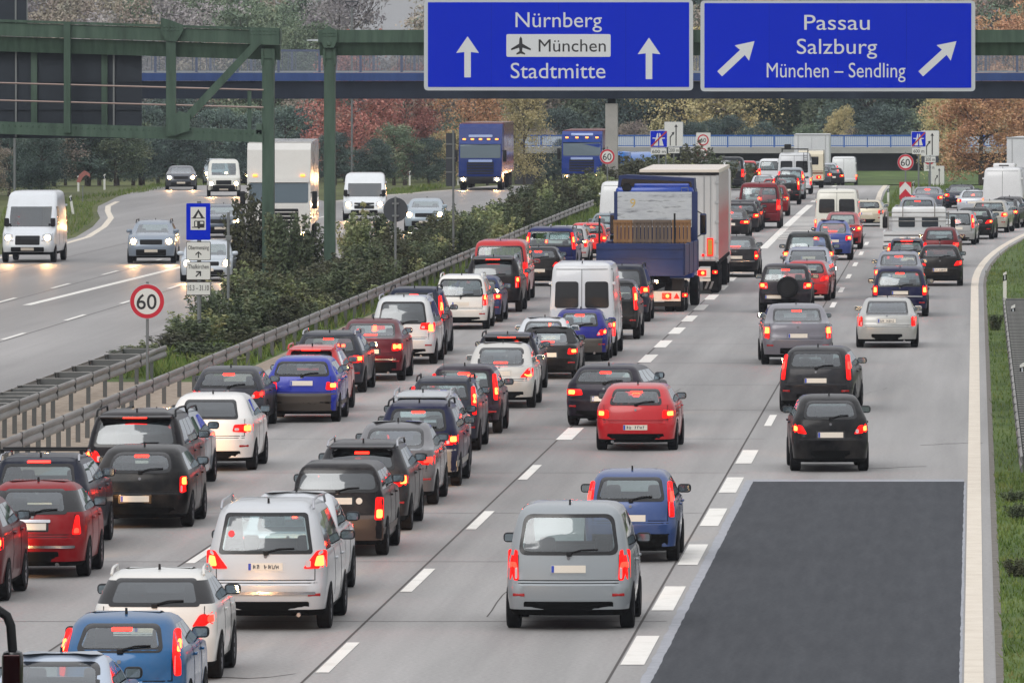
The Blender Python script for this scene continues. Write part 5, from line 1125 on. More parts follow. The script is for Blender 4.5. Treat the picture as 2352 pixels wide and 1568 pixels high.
V('mpv', 1248, 1352, 520, 604, (178, 180, 182), "silver people carrier just showing past the dark blue van", lamp='tall', rails='s', hb=None)
V('hatch', 1304, 1394, 510, 592, (206, 32, 34), "bright red small hatchback by the tail of the blue tipper lorry", lamp='block', hb=None, glass='L', metal=.0)
V('hatch', 1352, 1446, 488, 560, (104, 122, 130), "grey blue car mostly hidden to the side of the blue tipper lorry", lamp='block', hb=None)
V('van', 1374, 1476, 416, 545, WHT, "white panel van standing ahead to the side of the blue tipper lorry", cat='van', lamp='van', hb=None, glass='X', plate=None, metal=.0)
# second lane
V('sedan', -35, 245, 1502, 1745, (176, 188, 204), "silver blue coupe cut by the bottom edge of the picture", lamp='block', hb=None, glass='L', mirrors='k', L=4.3)
V('hatch', 118, 425, 1398, 1678, (6, 84, 134), "bright blue hatchback with tall lamps framing its back window", shape='round', lamp='pillar', core=[(.85,.70),(.905,.70),(.885,.80),(.835,.80)], hb='win', glass='L', mirrors='k', L=3.85, pz=.42, rails=None)
V('hatch', 204, 498, 1297, 1556, (214, 214, 210), "white hatchback with blacked out pillars behind the bright blue one", gh='k', lamp='corner', hb=None, glass='D', mirrors='k', rails='c', L=3.75, plate='w', lit=2, metal=.0)
V('mpv', 465, 752, 1143, 1441, (196, 200, 204), "white people carrier with a silver lower bumper, heart sticker and blue banded plate", marks=True, lamp='tri', hb=None, glass='M', pz=.505, rails='s', mirrors='k', bump=None, L=4.65, sticker=(-.52, .76, .05, pri("sticker_red", (.5, .02, .03), .5, emit=(1, .05, .04), es=.5)), chrome=.30)
V('sedan', 548, 772, 1112, 1372, (204, 208, 212), "white silver saloon hidden behind the white people carrier", lamp='corner', hb=None, mirrors='k', glass='L')
V('wagon', 662, 884, 1054, 1273, (24, 22, 26), "black estate with upright tail and a white oval sticker", shape='boxy', lamp='low', hb=None, glass='D', pz=.60, sticker=(.38, .60, .055, M_plate), antenna=False, fin=False, mirrors='k', chrome=None, bump=pri("bumper_brown", rgb(70, 56, 48), .4))
V('wagon', 716, 940, 1008, 1216, (38, 38, 42), "charcoal estate with thick silver roof rails and a high brake light", rails='s', hb='win', lamp='corner', core=[(.80,.54),(.93,.54),(.93,.63),(.80,.63)], glass='D', spoiler=True, mirrors='k')
V('sedan', 800, 1000, 967, 1157, (92, 92, 96), "mid grey saloon ahead of the charcoal estate", lamp='wide', hb=None, glass='L', lit=2, fin=True, mirrors='k')
V('wagon', 862, 1054, 908, 1114, (26, 30, 62), "dark navy estate with silver bumper and a brake light in the glass", rails='k', hb='win', lamp='block', glass='L', bump=pri("bumper_silver", rgb(150, 148, 140), .35, .4), mirrors='k')
V('wagon', 876, 1058, 882, 1085, (176, 180, 184), "silver estate whose pale roof shows over the dark navy estate", rails='s', hb=None, glass='D', mirrors='k', spoiler=True)
V('wagon', 938, 1092, 862, 1033, (40, 46, 60), "slate blue estate with a roof aerial and red lamps high at the corner", rails='k', lamp='pillar', hb=None, antenna=True, fin=False, mirrors='k')
V('suv', 986, 1142, 834, 994, (38, 28, 44), "dark purple crossover with slanted lamps up its pillars", lamp='pillar', core=[(.85,.58),(.935,.58),(.915,.68),(.835,.68)], hb='win', glass='M', mirrors='k', L=4.1)
V('sedan', 1066, 1226, 786, 935, (198, 196, 190), "pale silver saloon with triangular lamps, in front of the spoiler estate", lamp='tri', core=[(.80,.50),(.94,.50),(.93,.54),(.70,.54)], hb='deck', glass='L', pz=.55)
V('wagon', 1086, 1240, 762, 900, (30, 32, 44), "dark estate with roof rails and long brake strip over the pale silver saloon", rails='k', hb='spoiler', spoiler=True, glass='D', lamp='block')
V('sedan', 1182, 1328, 752, 868, (22, 22, 24), "black convertible with its soft top closed", softtop=True, hb='deck', lamp='block', glass='L', fin=False, L=4.4)
V('sedan', 1176, 1312, 728, 846, (206, 210, 214), "white silver saloon whose roof shows over the black convertible", hb=None, glass='L', lamp='block')
V('hatch', 1264, 1396, 707, 828, (34, 36, 124), "violet blue rounded small car with grey bumper beside the white van", shape='round', lamp='corner', bump=pri("bumper_taupe", rgb(78, 72, 66), .5), hb='win', glass='L', L=3.65, pz=.40, plx=-.1, exhaust=1)
V('van', 1258, 1414, 600, 817, (214, 216, 218), "large white van with two dark square back windows", cat='van', lamp='van', hb=None, plate=None, mirrors='k', metal=.0, L=5.6)
V('suv', 1334, 1468, 640, 778, (20, 22, 24), "black off-roader peeping out beside the large white van", lamp='pillar', hb=None, rails=None)
V('mpv', 1362, 1492, 606, 738, (24, 30, 46), "dark navy people carrier between the white van and the tipper lorry", lamp='block', hb=None, rails='k', glass='D')
V('sedan', 1634, 1744, 541, 636, (26, 24, 28), "black saloon with a bright brake strip beside the white trailer", lamp='tall', core=[(.82,.50),(.95,.50),(.94,.55),(.82,.55)], hb='deck', glass='M', chrome=.4)
V('sedan', 1628, 1722, 480, 546, (24, 22, 26), "black saloon alongside the trailer front, nearest of three dark ones", lamp='wide', hb='win', glass='M')
V('wagon', 1654, 1744, 464, 533, (30, 28, 34), "dark estate with roof rails, middle one of three dark cars", lamp='block', hb=None, rails='s')
V('wagon', 1664, 1752, 458, 528, (46, 46, 52), "dark grey estate, farthest of the three dark cars by the trailer", lamp='block', hb=None, rails='s')
# third lane
V('mpv', 1158, 1452, 1146, 1440, (150, 156, 160), "big silver grey people carrier alone at the front of the empty lane", wr=.14, lamp='low', core=[(.80,.50),(.95,.50),(.93,.545),(.82,.545)], hb=None, glass='M', mirrors='k', L=4.2, lit=2)
V('hatch', 1338, 1556, 1072, 1286, (52, 76, 128), "steel blue hatchback just ahead of the big silver people carrier", lamp='pillar', hb=None, glass='M', mirrors='k', L=3.9, lit=2)
RG = V('hatch', 1366, 1552, 877, 1032, (190, 26, 34), "red hatchback with two brake lights in its back window and a white plate", shape='round', marks=True, rz=-1, lamp='block', hb='win', glass='L', pz=.36, mirrors='k', metal=.05)
mb = MB(); mb.rbox(-.07, .07, .38, .40, 1.17, 1.23, .02); mb.build('brake_light', [M_glow], RG)
V('hatch', 1292, 1478, 834, 976, (30, 26, 40), "dark plum coloured hatchback changing lanes behind the red hatchback", rz=-7, lamp='wide', core=[(.72,.53),(.90,.53),(.90,.60),(.72,.60)], hb='win', glass='L', pz=.46)
V('suv', 1742, 1866, 604, 717, (46, 42, 48), "dark off-roader with a spare wheel on its tailgate", spare=True, lamp='block', hb='win', glass='L', pz=.33, plx=-.4, L=4.0, wiper=False)
V('hatch', 1796, 1904, 596, 690, (176, 22, 28), "red coupe half hidden by the spare wheel off-roader", lamp='corner', hb=None, rz=-3, lit=2)
V('sedan', 1794, 1916, 566, 668, (158, 164, 172), "silver saloon between the red coupe and the black boxy car", lamp='corner', hb=None, lit=2, glass='M')
V('suv', 1796, 1916, 531, 648, (24, 28, 28), "black boxy off-roader with teal back window", lamp='block', hb=None, glass='L', L=4.2)
V('sedan', 1870, 1954, 505, 597, (52, 70, 140), "blue saloon with a double brake lamp behind the cream van", lamp='block', hb='deck', lit=1)
V('sedan', 1888, 1980, 486, 572, (150, 22, 30), "dark red saloon next to the blue saloon and the cream van", lamp='block', hb='deck')
V('van', 1870, 1974, 432, 548, (226, 224, 212), "cream white minibus with two dark back windows", cat='van', lamp='van', hb=None, plate=None, metal=.0, Hh=2.25)
V('hatch', 1950, 2030, 470, 520, (206, 196, 172), "cream silver hatchback lit orange next to the cream minibus", lamp='block', hb=None, rz=-3)
V('sedan', 1746, 1920, 692, 836, (112, 110, 118), "grey saloon with a wide brake lamp crossing the lane line", rz=3, lamp='tall', core=[(.80,.53),(.94,.53),(.93,.63),(.80,.63)], hb='win', glass='M')
V('hatch', 1786, 1960, 792, 944, (34, 34, 38), "black hatchback with slim lamps right behind the grey saloon", lamp='pillar', hb=None, glass='M', rz=-3, lit=2)
V('hatch', 1818, 1998, 902, 1080, (20, 20, 22), "black hatchback nearest the dark asphalt patch", lamp='corner', hb=None, glass='M', rz=3, lit=1, mirrors='k')
V('sedan', 1966, 2108, 682, 797, (176, 176, 172), "silver saloon with vertical lamps on the exit lane", marks=True, lamp='tall', hb=None, glass='M', lit=2, pz=.55)
V('mpv', 2002, 2132, 612, 726, (24, 26, 62), "dark blue people carrier with bright square brake light and chrome strip", lamp='tall', core=[(.82,.50),(.94,.50),(.93,.60),(.82,.60)], hb='win', glass='M', chrome=.42, mirrors='k')
V('sedan', 2006, 2122, 574, 686, (120, 124, 136), "grey blue saloon between two dark cars on the exit lane", lamp='block', hb='win', glass='L')
V('hatch', 2112, 2206, 561, 656, (22, 20, 20), "black hatchback with a lit white plate on the exit lane", marks=True, lamp='corner', hb=None, glass='L', pz=.40, lit=2, W=1.66, mirrors='k')
V('hatch', 2034, 2132, 546, 640, (30, 34, 66), "navy hatchback with white roof stripes behind the flatbed truck", lamp='pillar', hb='spoiler', spoiler=True, stripes=M_plate, glass='M')
V('hatch', 2114, 2202, 520, 612, (104, 22, 30), "dark red hatchback hugging the flatbed truck", lamp='block', hb=None, rz=-2, lit=2)
V('mpv', 2158, 2236, 486, 562, (160, 160, 158), "silver tall hatchback following the black hatchback up the exit ramp", lamp='pillar', hb=None, rz=-3)
V('hatch', 2190, 2280, 476, 549, (22, 22, 24), "black hatchback with one glowing ring lamp on the exit ramp", lamp='corner', hb=None, glass='L', rz=-4)
V('wagon', 2226, 2314, 459, 534, (176, 172, 160), "silver estate with a cream lit flank on the exit ramp", lamp='block', hb=None, rz=-5)
V('sedan', 2262, 2336, 456, 524, (28, 28, 32), "black saloon beside the silver estate at the foot of the white van", lamp='block', hb=None, rz=-6)
V('hatch', 2278, 2350, 462, 511, (66, 64, 66), "dark grey hatchback in the shade of the white van on the exit ramp", lamp='block', hb=None, rz=-6)
V('van', 2254, 2350, 402, 500, (222, 222, 222), "white van with a cooling unit on its roof", cat='van', lamp='van', hb=None, glass='X', plate=None, ac=True, metal=.0, rz=-5, Hh=2.55)
V('sedan', 2196, 2266, 456, 492, (196, 200, 206), "white silver saloon peeping from behind the cooled white van", lamp='block', hb=None, rz=-5)
V('sedan', 2168, 2240, 432, 478, (30, 36, 52), "dark navy saloon beyond the flatbed truck", lamp='block', hb=None, rz=-3)
V('sedan', 2090, 2166, 437, 484, (104, 108, 118), "grey saloon with a brake lamp under its roof, beyond the flatbed truck", lamp='block', hb='win', rz=-2)
V('mpv', 2040, 2176, 452, 530, (138, 142, 150), "silver grey people carrier directly ahead of the flatbed truck", lamp='block', hb='win', W=1.95)
# far middle
V('bus', 1694, 1794, 419, 524, (112, 20, 32), "maroon van with roof rails in the middle distance", cat='van', lamp='low', hb=None, glass='L', rails='k', lit=2, metal=.0)
V('hatch', 1738, 1812, 424, 496, (126, 20, 28), "dark red hatchback ahead of the maroon van", lamp='block', hb=None)
V('hatch', 1772, 1838, 397, 470, (24, 24, 26), "black hatchback with high lamps behind the ladder van", lamp='pillar', hb=None, glass='L')
V('mpv', 1784, 1848, 384, 458, (178, 184, 190), "silver people carrier between black hatchback and ladder van", lamp='pillar', hb=None)
V('sedan', 1722, 1784, 411, 452, (206, 210, 214), "white car roof showing over the maroon van", lamp='block', hb=None)
V('hatch', 1752, 1806, 412, 462, (184, 40, 40), "red car roof showing over the maroon van", lamp='block', hb=None)
V('van', 1784, 1864, 346, 446, (216, 218, 220), "white van with a roof rack and ladder at the back", cat='van', lamp='van', hb=None, ladder=True, plate=None, metal=.0, Hh=2.5)
V('bus', 1640, 1710, 360, 437, (32, 36, 40), "black van beyond the white trailer", cat='van', lamp='low', hb=None, glass='M', lit=2)
V('hatch', 1690, 1741, 368, 419, (198, 40, 42), "small red hatchback beyond the black van", lamp='block', hb=None)
V('wagon', 1672, 1722, 358, 404, (150, 156, 164), "silver estate over the roof of the black van", lamp='block', hb=None, Y=600)
V('hatch', 1700, 1756, 371, 413, (40, 52, 86), "dark blue hatchback next to the small red hatchback", lamp='block', hb=None, Y=588)
V('wagon', 1724, 1778, 370, 413, (120, 126, 134), "grey estate next to the dark blue hatchback far ahead", lamp='block', hb=None, Y=582)
V('bus', 1740, 1806, 364, 423, (222, 224, 226), "white van seen beside the ladder van far ahead", cat='van', lamp='low', hb=None, glass='M', plate=None, metal=.0, Y=560)
V('hatch', 1856, 1910, 380, 418, (70, 76, 84), "grey hatchback beside the caravan", lamp='block', hb=None, Y=590)
V('wagon', 1872, 1928, 374, 420, (176, 180, 186), "silver estate with high lamps beyond the caravan", lamp='pillar', hb=None, Y=618)
V('hatch', 1884, 1938, 392, 428, (34, 34, 38), "black hatchback near the far white van", lamp='block', hb=None, Y=605)
V('van', 1908, 1968, 387, 432, (226, 228, 228), "small white van at the end of the queue by the grass slope", cat='van', lamp='van', hb=None, glass='X', plate=None, metal=.0, Y=635)
# oncoming
V('van', -25, 150, 432, 602, (214, 218, 222), "white oncoming van at the edge of the picture with lit headlamps", on=True, cat='van', metal=.0, hb=None, glass='M', mirrors='k')
V('wagon', 252, 412, 496, 604, (128, 140, 154), "grey blue oncoming estate next to the camping sign", on=True, glass='M', rz=3, rails='k')
V('mpv', 378, 540, 556, 646, (196, 204, 212), "pale silver oncoming car partly behind the camping sign", on=True, glass='M', rz=3)
V('wagon', 440, 546, 470, 546, (70, 80, 92), "dark blue grey oncoming car behind the blue camping sign", on=True, rz=3)
V('bus', 459, 536, 366, 451, (216, 216, 206), "white boxy oncoming minibus on the ramp", on=True, cat='van', metal=.0, rz=5, bump=M_black)
V('sedan', 362, 438, 381, 436, (62, 66, 74), "dark grey oncoming saloon on the ramp", on=True, rz=5)
V('mpv', 452, 512, 353, 398, (160, 172, 178), "silver oncoming car behind the white minibus", on=True, rz=6)
V('hatch', 512, 560, 336, 376, (70, 78, 88), "dark oncoming car far up the ramp next to the white lorry", on=True, rz=6)
V('van', 768, 878, 402, 506, (220, 224, 226), "white oncoming transporter van behind the gantry post", on=True, cat='van', metal=.0, rz=3, mirrors='k', Hh=2.35)
V('wagon', 905, 1028, 456, 532, (150, 164, 174), "silver blue oncoming car behind the round sign back", on=True, rz=2)
V('mpv', 1326, 1388, 368, 408, (170, 60, 56), "red and grey oncoming car near the bridge pier", on=True)
def plane(name, label, xl, xr, yb, cat='truck', zoff=None, Yr=None):
    """Empty at the tail of a lorry; returns converters of picture measures on its tail plane"""
    Ya = F * H / (yb - VY)
    for _ in range(8): Ya = F * (H - gz(Ya)) / (yb - VY)
    Y = Yr or Ya; X = wx((xl + xr) / 2, Y); z0 = gz(Ya)
    root = empty(name, (X, Y, z0), 0, label, cat, Q)
    return root, (lambda px: wx(px, Y) - X), (lambda py: wz(py, Y) - z0)
def wheels(root, hw, ys, r=.5, dual=True):
    for y in ys:
        for sg in (-1, 1):
            add_wheel(root, sg * (hw - .18), y, r, .3)
            if dual: add_wheel(root, sg * (hw - .52), y, r, .3)
def lamps(root, pos, rad_=.07, y=-.03, mat=None, core=True):
    for x, z in pos:
        mb = MB(); mb.rbox(x - rad_ * 1.5, x + rad_ * 1.5, y - .02, y + .03, z - rad_, z + rad_, .015); t = mb.build("tail_light", M_lens, root)
        if core: mb = MB(); mb.prism(circle(x + rad_ * .3, z, rad_ * .6, 12), y - .028, y - .02); mb.build("bulb", M_core, t)
# --- blue tipper lorry
M_tblue = noisy("tipper_blue", [rgb(10, 32, 76), rgb(13, 40, 92), rgb(18, 48, 104)], .8, 6, .45, 0, spec=.5)
M_cabb = paint((8, 62, 160), .1); M_weather = noisy("weathered_board", [rgb(110, 112, 116), rgb(186, 190, 194), rgb(200, 204, 206), rgb(70, 74, 82)], 2.2, 9, .8, 0, stretch=(.5, 1, 3), pos=(.3, .72))
M_pal = noisy("pallet_wood", [rgb(112, 82, 56), rgb(146, 110, 76), rgb(160, 126, 92)], 1.4, 6, .9, 0, stretch=(6, 1, .4)); M_palg = noisy("pallet_wood_grey", [rgb(84, 74, 66), rgb(112, 98, 86), rgb(132, 112, 92)], 1.4, 6, .9, 0, stretch=(6, 1, .4))
t, lx, lz = plane("tipper_lorry", "blue tipper lorry with weathered white headboard in the second lane", 1372, 1570, 717)
hw = lx(1570); bl = 6.6; TYAW = rad(-2.2)
t.rotation_euler = (0, 0, TYAW)
def lf(px): return -hw + (px - 1412) * 2 * hw / 191
def lzf(py): return wz(py, t.location.y + bl)
mb = MB(); mb.box(-hw, hw, .0, .07, lz(630), lz(559)); mb.box(-hw, hw, -.03, .0, lz(572), lz(566)); mb.box(-hw, hw, -.025, .0, lz(594), lz(590)); mb.build("tailgate", M_tblue, t)
for sg in (-1, 1):
    mb = MB(); x = sg * hw; mb.box(x - .035, x + .035, .07, bl, lz(630), lz(562))
    for k in range(4): y = .1 + k * 2.0; mb.box(x - .05, x + .05, y, y + .1, lz(632), lz(560))
    mb.build("drop_side", M_tblue, t)
mb = MB(); mb.box(-hw, hw, 0, bl, lz(634), lz(630)); mb.build("bed_floor", M_tblue, t)
mb = MB(); a, b = lf(1413), lf(1603); mb.box(a, b, bl - .06, bl, lzf(560), lzf(440)); mb.build("headboard", M_tblue, t)
mb = MB(); mb.rbox(lf(1421), lf(1590), bl - .1, bl - .062, lzf(522), lzf(441), .03); hb_ = mb.build("weathered_board", M_weather, t)
text_mesh("9", lf(1450), lf(1462), lzf(476), .28, bl - .105, pri("faded_orange", rgb(206, 176, 96), .8), "painted_number", hb_)
mb = MB()
for x in (lx(1376), lx(1549)): mb.box(x - .03, x + .03, .1, .16, lz(600), lz(490 if x > 0 else 500))
mb.build("stake", M_black, t)
cab = MB(); cab.rbox(lf(1414), lf(1592), bl + .3, bl + 2.2, lzf(640), lzf(430), .12); cab.build("cab", M_cabb, t, 40)
mb = MB(); mb.prism([(lf(1417), lzf(441)), (lf(1421), lzf(404)), (lf(1436), lzf(402)), (lf(1592), lzf(410)), (lf(1594), lzf(441))], bl + .5, bl + 1.4); mb.build("roof_deflector", M_tblue, t)
mb = MB(); mb.prism(rpoly([(lf(1424), lzf(438)), (lf(1588), lzf(440)), (lf(1586), lzf(418)), (lf(1428), lzf(411))], .06), bl + .47, bl + .5); mb.build("deflector_opening", M_trim, t)
mb = MB(); mb.rbox(lf(1456), lf(1582), bl + .40, bl + .5, lzf(441), lzf(422), .05); mb.build("roof_hatch", M_cabb, t); mb = MB(); mb.prism(circle(lf(1440), lzf(432), .16, 16), bl + .3, bl + .47); mb.build("air_intake", M_black, t)
mb = MB(); mb.tube([(lf(1565), bl + .2, lzf(440)), (lf(1565), bl + .2, lzf(432)), (lf(1580), bl + .2, lzf(431)), (lf(1580), bl + .2, lzf(440))], .015, 5); mb.build("grab_rail", M_pole, t)
for sg, px in ((1, 1608), (-1, 1402)):
    mb = MB(); mb.rbox(lf(px) - .11, lf(px) + .11, bl + 1.5, bl + 1.68, lzf(542), lzf(492), .06); m = mb.build("mirror", M_tblue, t, 40)
    mb = MB(); mb.rbox(lf(px) - .085, lf(px) + .085, bl + 1.485, bl + 1.5, lzf(538), lzf(496), .01); mb.build("mirror_glass", M_trim, m); mb = MB(); mb.tube([(lf(px), bl + 1.6, lzf(495)), (lf(px) - sg * .35, bl + 1.7, lzf(482))], .02, 5); mb.tube([(lf(px), bl + 1.6, lzf(538)), (lf(px) - sg * .35, bl + 1.7, lzf(552))], .02, 5); mb.build("mirror_arm", M_black, m)
mb = MB(); mb.box(-.45, -.3, .2, bl + 2, lz(668), lz(634)); mb.box(.3, .45, .2, bl + 2, lz(668), lz(634)); mb.box(-.9, .9, .5, .7, lz(650), lz(634)); mb.build("chassis", M_under, t)
mb = MB(); mb.box(lx(1400), lx(1562), .25, .37, lz(692), lz(669)); br = mb.build("rear_bar", M_plate, t); mb = MB(); mb.box(lx(1400), lx(1562), .3, .4, lz(704), lz(694)); mb.build("underrun_bar", M_black, t)
lamps(t, [(lx(1530), lz(680)), (lx(1412), lz(680))], .1, .22); mb = MB(); mb.prism([(lx(1546), lz(686)), (lx(1560), lz(686)), (lx(1553), lz(673))], .23, .25); mb.build("reflector_triangle", M_lens, t); lamps(t, [(lx(1572), lz(678))], .06, .25)
wheels(t, hw, (1.0, 2.35), .5); wheels(t, hw, (bl + 1.1,), .5, False)
for sg in (-1, 1): mb = MB(); mb.box(sg * hw - .4 * (sg > 0), sg * hw + .4 * (sg < 0), .35, .38, lz(690), lz(640)); mb.build("mud_flap", M_black, t)
# pallets standing in the bed, each leaning stack a thing
pl = []
def pallet(px0, px1, pyt, pyb, y, mat, label):
    xc = lf((px0 + px1) / 2); root = empty("wooden_pallet", (t.location.x + xc * math.cos(TYAW) - y * math.sin(TYAW), t.location.y + y * math.cos(TYAW) + xc * math.sin(TYAW), lz(634)), TYAW, label, "pallet", "pallets standing in the tipper lorry"); x0 = lf(px0) - xc; x1 = -x0; z0, z1 = .02, lzf(pyt) - lz(634)
    mb = MB(); n = 5; w_ = (x1 - x0) / n
    for k in range(n): mb.rbox(x0 + k * w_ + .012, x0 + (k + 1) * w_ - .012, -.02, .0, z0, z1, .006, 0, 1)
    mb.build("board", mat, root)
    mb = MB(); zz = z0 + (z1 - z0) * .56; mb.box(x0, x1, -.045, -.021, zz, zz + .1); mb.build("cross_board", mat, root); mb = MB(); mb.box(x0, x1, -.045, -.021, z1 - .1, z1); mb.build("cross_board", mat, root)
    mb = MB()
    for q in (.04, .47, .88): zz = z0 + (z1 - z0) * q; mb.box(x0, x1, .001, .09, zz, zz + .1)
    mb.build("bearer", mat, root)
for k, (a, b, m_) in enumerate(((1415, 1459, M_pal), (1459.5, 1503, M_palg), (1503.5, 1547, M_palg), (1547.5, 1591, M_pal))):
    pallet(a, b, 504, 562, 5.9 + .02 * k, m_, ["orange wooden pallet at the near side end of the lorry bed", "grey wooden pallet next to the orange one in the lorry bed", "grey wooden pallet in the middle beside the stake in the lorry bed", "brown wooden pallet at the mirror side of the lorry bed"][k])
# --- white trailer
M_tarp = noisy("trailer_white", [rgb(176, 176, 174), rgb(200, 200, 198), rgb(208, 208, 206)], .5, 6, .5, 0, stretch=(2, 2, .3)); M_tgrey = pri("trailer_frame", rgb(170, 172, 172), .5, .2); M_sidew = noisy("trailer_side", [rgb(170, 168, 168), rgb(192, 190, 190)], .6, 5, .3, 0, spec=1.0)
M_yel = pri("marker_yellow", rgb(200, 148, 40), .5)
t, lx, lz = plane("box_trailer", "tall white box trailer beside the blue tipper lorry", 1470, 1650, 676, cat='trailer')
hw = lx(1650); tl = 13.2
mb = MB(); mb.box(-hw + .03, hw - .03, .06, tl, lz(600), lz(398)); mb.build("box", M_sidew, t)
M_curt = noisy("brake_glow_curtain", [rgb(206, 196, 194), rgb(208, 168, 166), rgb(214, 52, 50), rgb(206, 96, 92), rgb(216, 40, 42), rgb(200, 120, 116)], 1, 2, .35, 0, spec=.5)  # red bands painted by height imitate brake light reflected in the trailer side
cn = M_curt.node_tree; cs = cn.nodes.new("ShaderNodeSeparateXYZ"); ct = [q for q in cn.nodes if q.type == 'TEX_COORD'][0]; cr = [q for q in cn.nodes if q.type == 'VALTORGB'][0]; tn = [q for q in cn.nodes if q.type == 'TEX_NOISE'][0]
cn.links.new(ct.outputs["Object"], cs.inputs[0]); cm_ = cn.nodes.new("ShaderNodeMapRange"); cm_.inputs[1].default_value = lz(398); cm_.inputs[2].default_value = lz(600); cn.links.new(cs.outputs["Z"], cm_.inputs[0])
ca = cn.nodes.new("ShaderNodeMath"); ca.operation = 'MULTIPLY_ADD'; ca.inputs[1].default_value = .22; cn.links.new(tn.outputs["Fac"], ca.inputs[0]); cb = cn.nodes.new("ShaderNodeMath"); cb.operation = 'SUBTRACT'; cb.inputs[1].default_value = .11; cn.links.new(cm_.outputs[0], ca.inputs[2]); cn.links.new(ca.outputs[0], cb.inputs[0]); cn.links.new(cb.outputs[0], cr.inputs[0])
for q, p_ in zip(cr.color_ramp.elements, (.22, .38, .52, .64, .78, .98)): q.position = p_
mb = MB(); mb.box(hw - .03, hw - .02, .3, tl - .1, lz(598), lz(402)); mb.build("brake_glow_curtain", M_curt, t)
mb = MB(); mb.box(-hw - .02, hw + .02, -.02, tl + .03, lz(398), lz(390)); mb.build("roof", M_plate, t); mb = MB(); mb.box(-hw - .025, hw + .025, -.04, .06, lz(402), lz(396)); mb.build("roof_edge", M_black, t)
for sg in (-1, 1):
    mb = MB(); x0, x1 = sorted((sg * .012, sg * (hw - .06)))
    mb.rbox(x0, x1, .0, .06, lz(597), lz(403), .01)
    n = 8
    for k in range(1, n): x = x0 + (x1 - x0) * k / n; mb.box(x - .012, x + .012, -.012, .0, lz(596), lz(404))
    mb.build("door", M_tarp, t)
    mb = MB(); x = sg * (hw - .28)
    for dx in (0, -.22 * sg): mb.tube([(x + dx, -.03, lz(600)), (x + dx, -.03, lz(402))], .016, 6)
    mb.build("lock_rod", M_tgrey, t)
    mb = MB(); xe = sg * (hw - .03); mb.box(xe - .04, xe + .04, -.03, .06, lz(600), lz(402)); mb.build("corner_post", M_tgrey, t)
    for zz in (420, 465, 510, 555, 590): mb = MB(); mb.rbox(xe - .09, xe + .05, -.05, -.03, lz(zz + 3), lz(zz - 3), .01); mb.build("hinge", M_tgrey, t)
    mb = MB()
    for k in range(14): y = .6 + k * .94; mb.box(sg * hw - .035, sg * hw - .012 if sg > 0 else sg * hw + .035, y, y + .05, lz(600), lz(404)) if sg > 0 else mb.box(sg * hw + .012, sg * hw + .035, y, y + .05, lz(600), lz(404))
    mb.build("side_strap", M_tgrey, t)
    mb = MB(); mb.box(sg * hw - .02 - .02 * (sg > 0), sg * hw + .02 + .02 * (sg < 0), .0, tl, lz(606), lz(599)); mb.build("side_rave", M_under, t)
mb = MB(); mb.box(lx(1624), lx(1638), -.06, -.05, lz(588), lz(547)); a = mb.build("marker_plate", M_lens, t); mb = MB(); mb.box(lx(1626), lx(1636), -.065, -.06, lz(585), lz(550)); mb.build("marker_face", M_yel, a)
mb = MB(); mb.box(lx(1482), lx(1496), -.06, -.05, lz(588), lz(547)); a = mb.build("marker_plate", M_lens, t); mb = MB(); mb.box(lx(1484), lx(1494), -.065, -.06, lz(585), lz(550)); mb.build("marker_face", M_yel, a)
mb = MB(); mb.prism(circle(lx(1615), lz(586), .05, 14), -.06, -.05); mb.build("reflector", M_lens, t)
mb = MB(); mb.box(-hw + .1, hw - .1, .1, .2, lz(612), lz(600)); mb.box(-.5, -.38, .2, tl, lz(625), lz(606)); mb.box(.38, .5, .2, tl, lz(625), lz(606)); mb.build("chassis", M_under, t)
mb = MB(); mb.box(-hw + .15, hw - .28, .12, .2, lz(638), lz(616)); mb.build("lamp_board", M_plate, t); mb = MB(); mb.box(-hw + .15, hw - .28, .14, .2, lz(646), lz(640)); mb.build("underrun_bar", M_plate, t)
lamps(t, [(lx(1612), lz(627)), (lx(1510), lz(627))], .1, .1); lamps(t, [(lx(1642), lz(625))], .06, .1)
for sg in (-1, 1): mb = MB(); xx = sg * (hw - .32); mb.box(xx - .26, xx + .26, .9, .93, lz(668), lz(640)); mb.build("mud_flap", M_black, t); mb = MB(); [mb.prism([(xx - .2 + q * .16, lz(665)), (xx - .12 + q * .16, lz(665)), (xx - .02 + q * .16, lz(648)), (xx - .10 + q * .16, lz(648))], .89, .9) for q in range(2)]; mb.build("warning_stripes", M_tgrey, t)
wheels(t, hw, (2.0, 3.3, 4.6), .5, False)
# tractor in front of the trailer
mb = MB(); mb.rbox(-hw, hw, tl + .5, tl + 2.6, .7, lz(400), .15); mb.build("cab", paint((222, 222, 220), .0), t, 40)
wheels(t, hw, (tl + 1.4, tl - 1.2), .5, False)
# --- white flatbed truck
M_alu = noisy("aluminium_boards", [rgb(196, 200, 202), rgb(216, 220, 222)], 1.2, 5, .4, 0, stretch=(.3, 1, 4), spec=.6)
t, lx, lz = plane("flatbed_truck", "white flatbed truck with aluminium drop sides and a ladder rack frame", 2030, 2185, 606)
hw = lx(2185); bl = 3.4
mb = MB(); mb.box(-hw, hw, 0, .05, lz(583), lz(532))
for py in (535, 549, 563, 577): mb.box(-hw, hw, -.035, .0, lz(py + 4), lz(py - 4))
for py in (541, 555.5, 570): mb.box(-hw, hw, -.004, .0, lz(py + 1), lz(py - 1), 1)
for px in (2070, 2146): mb.box(lx(px) - .02, lx(px) + .02, -.025, .0, lz(582), lz(570))
mb.build("tailgate", [M_alu, M_under], t)
for sg in (-1, 1): mb = MB(); mb.box(sg * hw - .03, sg * hw + .03, .05, bl, lz(583), lz(532)); mb.build("drop_side", M_alu, t)
mb = MB(); mb.box(-hw, hw, 0, bl, lz(588), lz(583)); mb.build("bed_floor", M_under, t)
mb = MB()
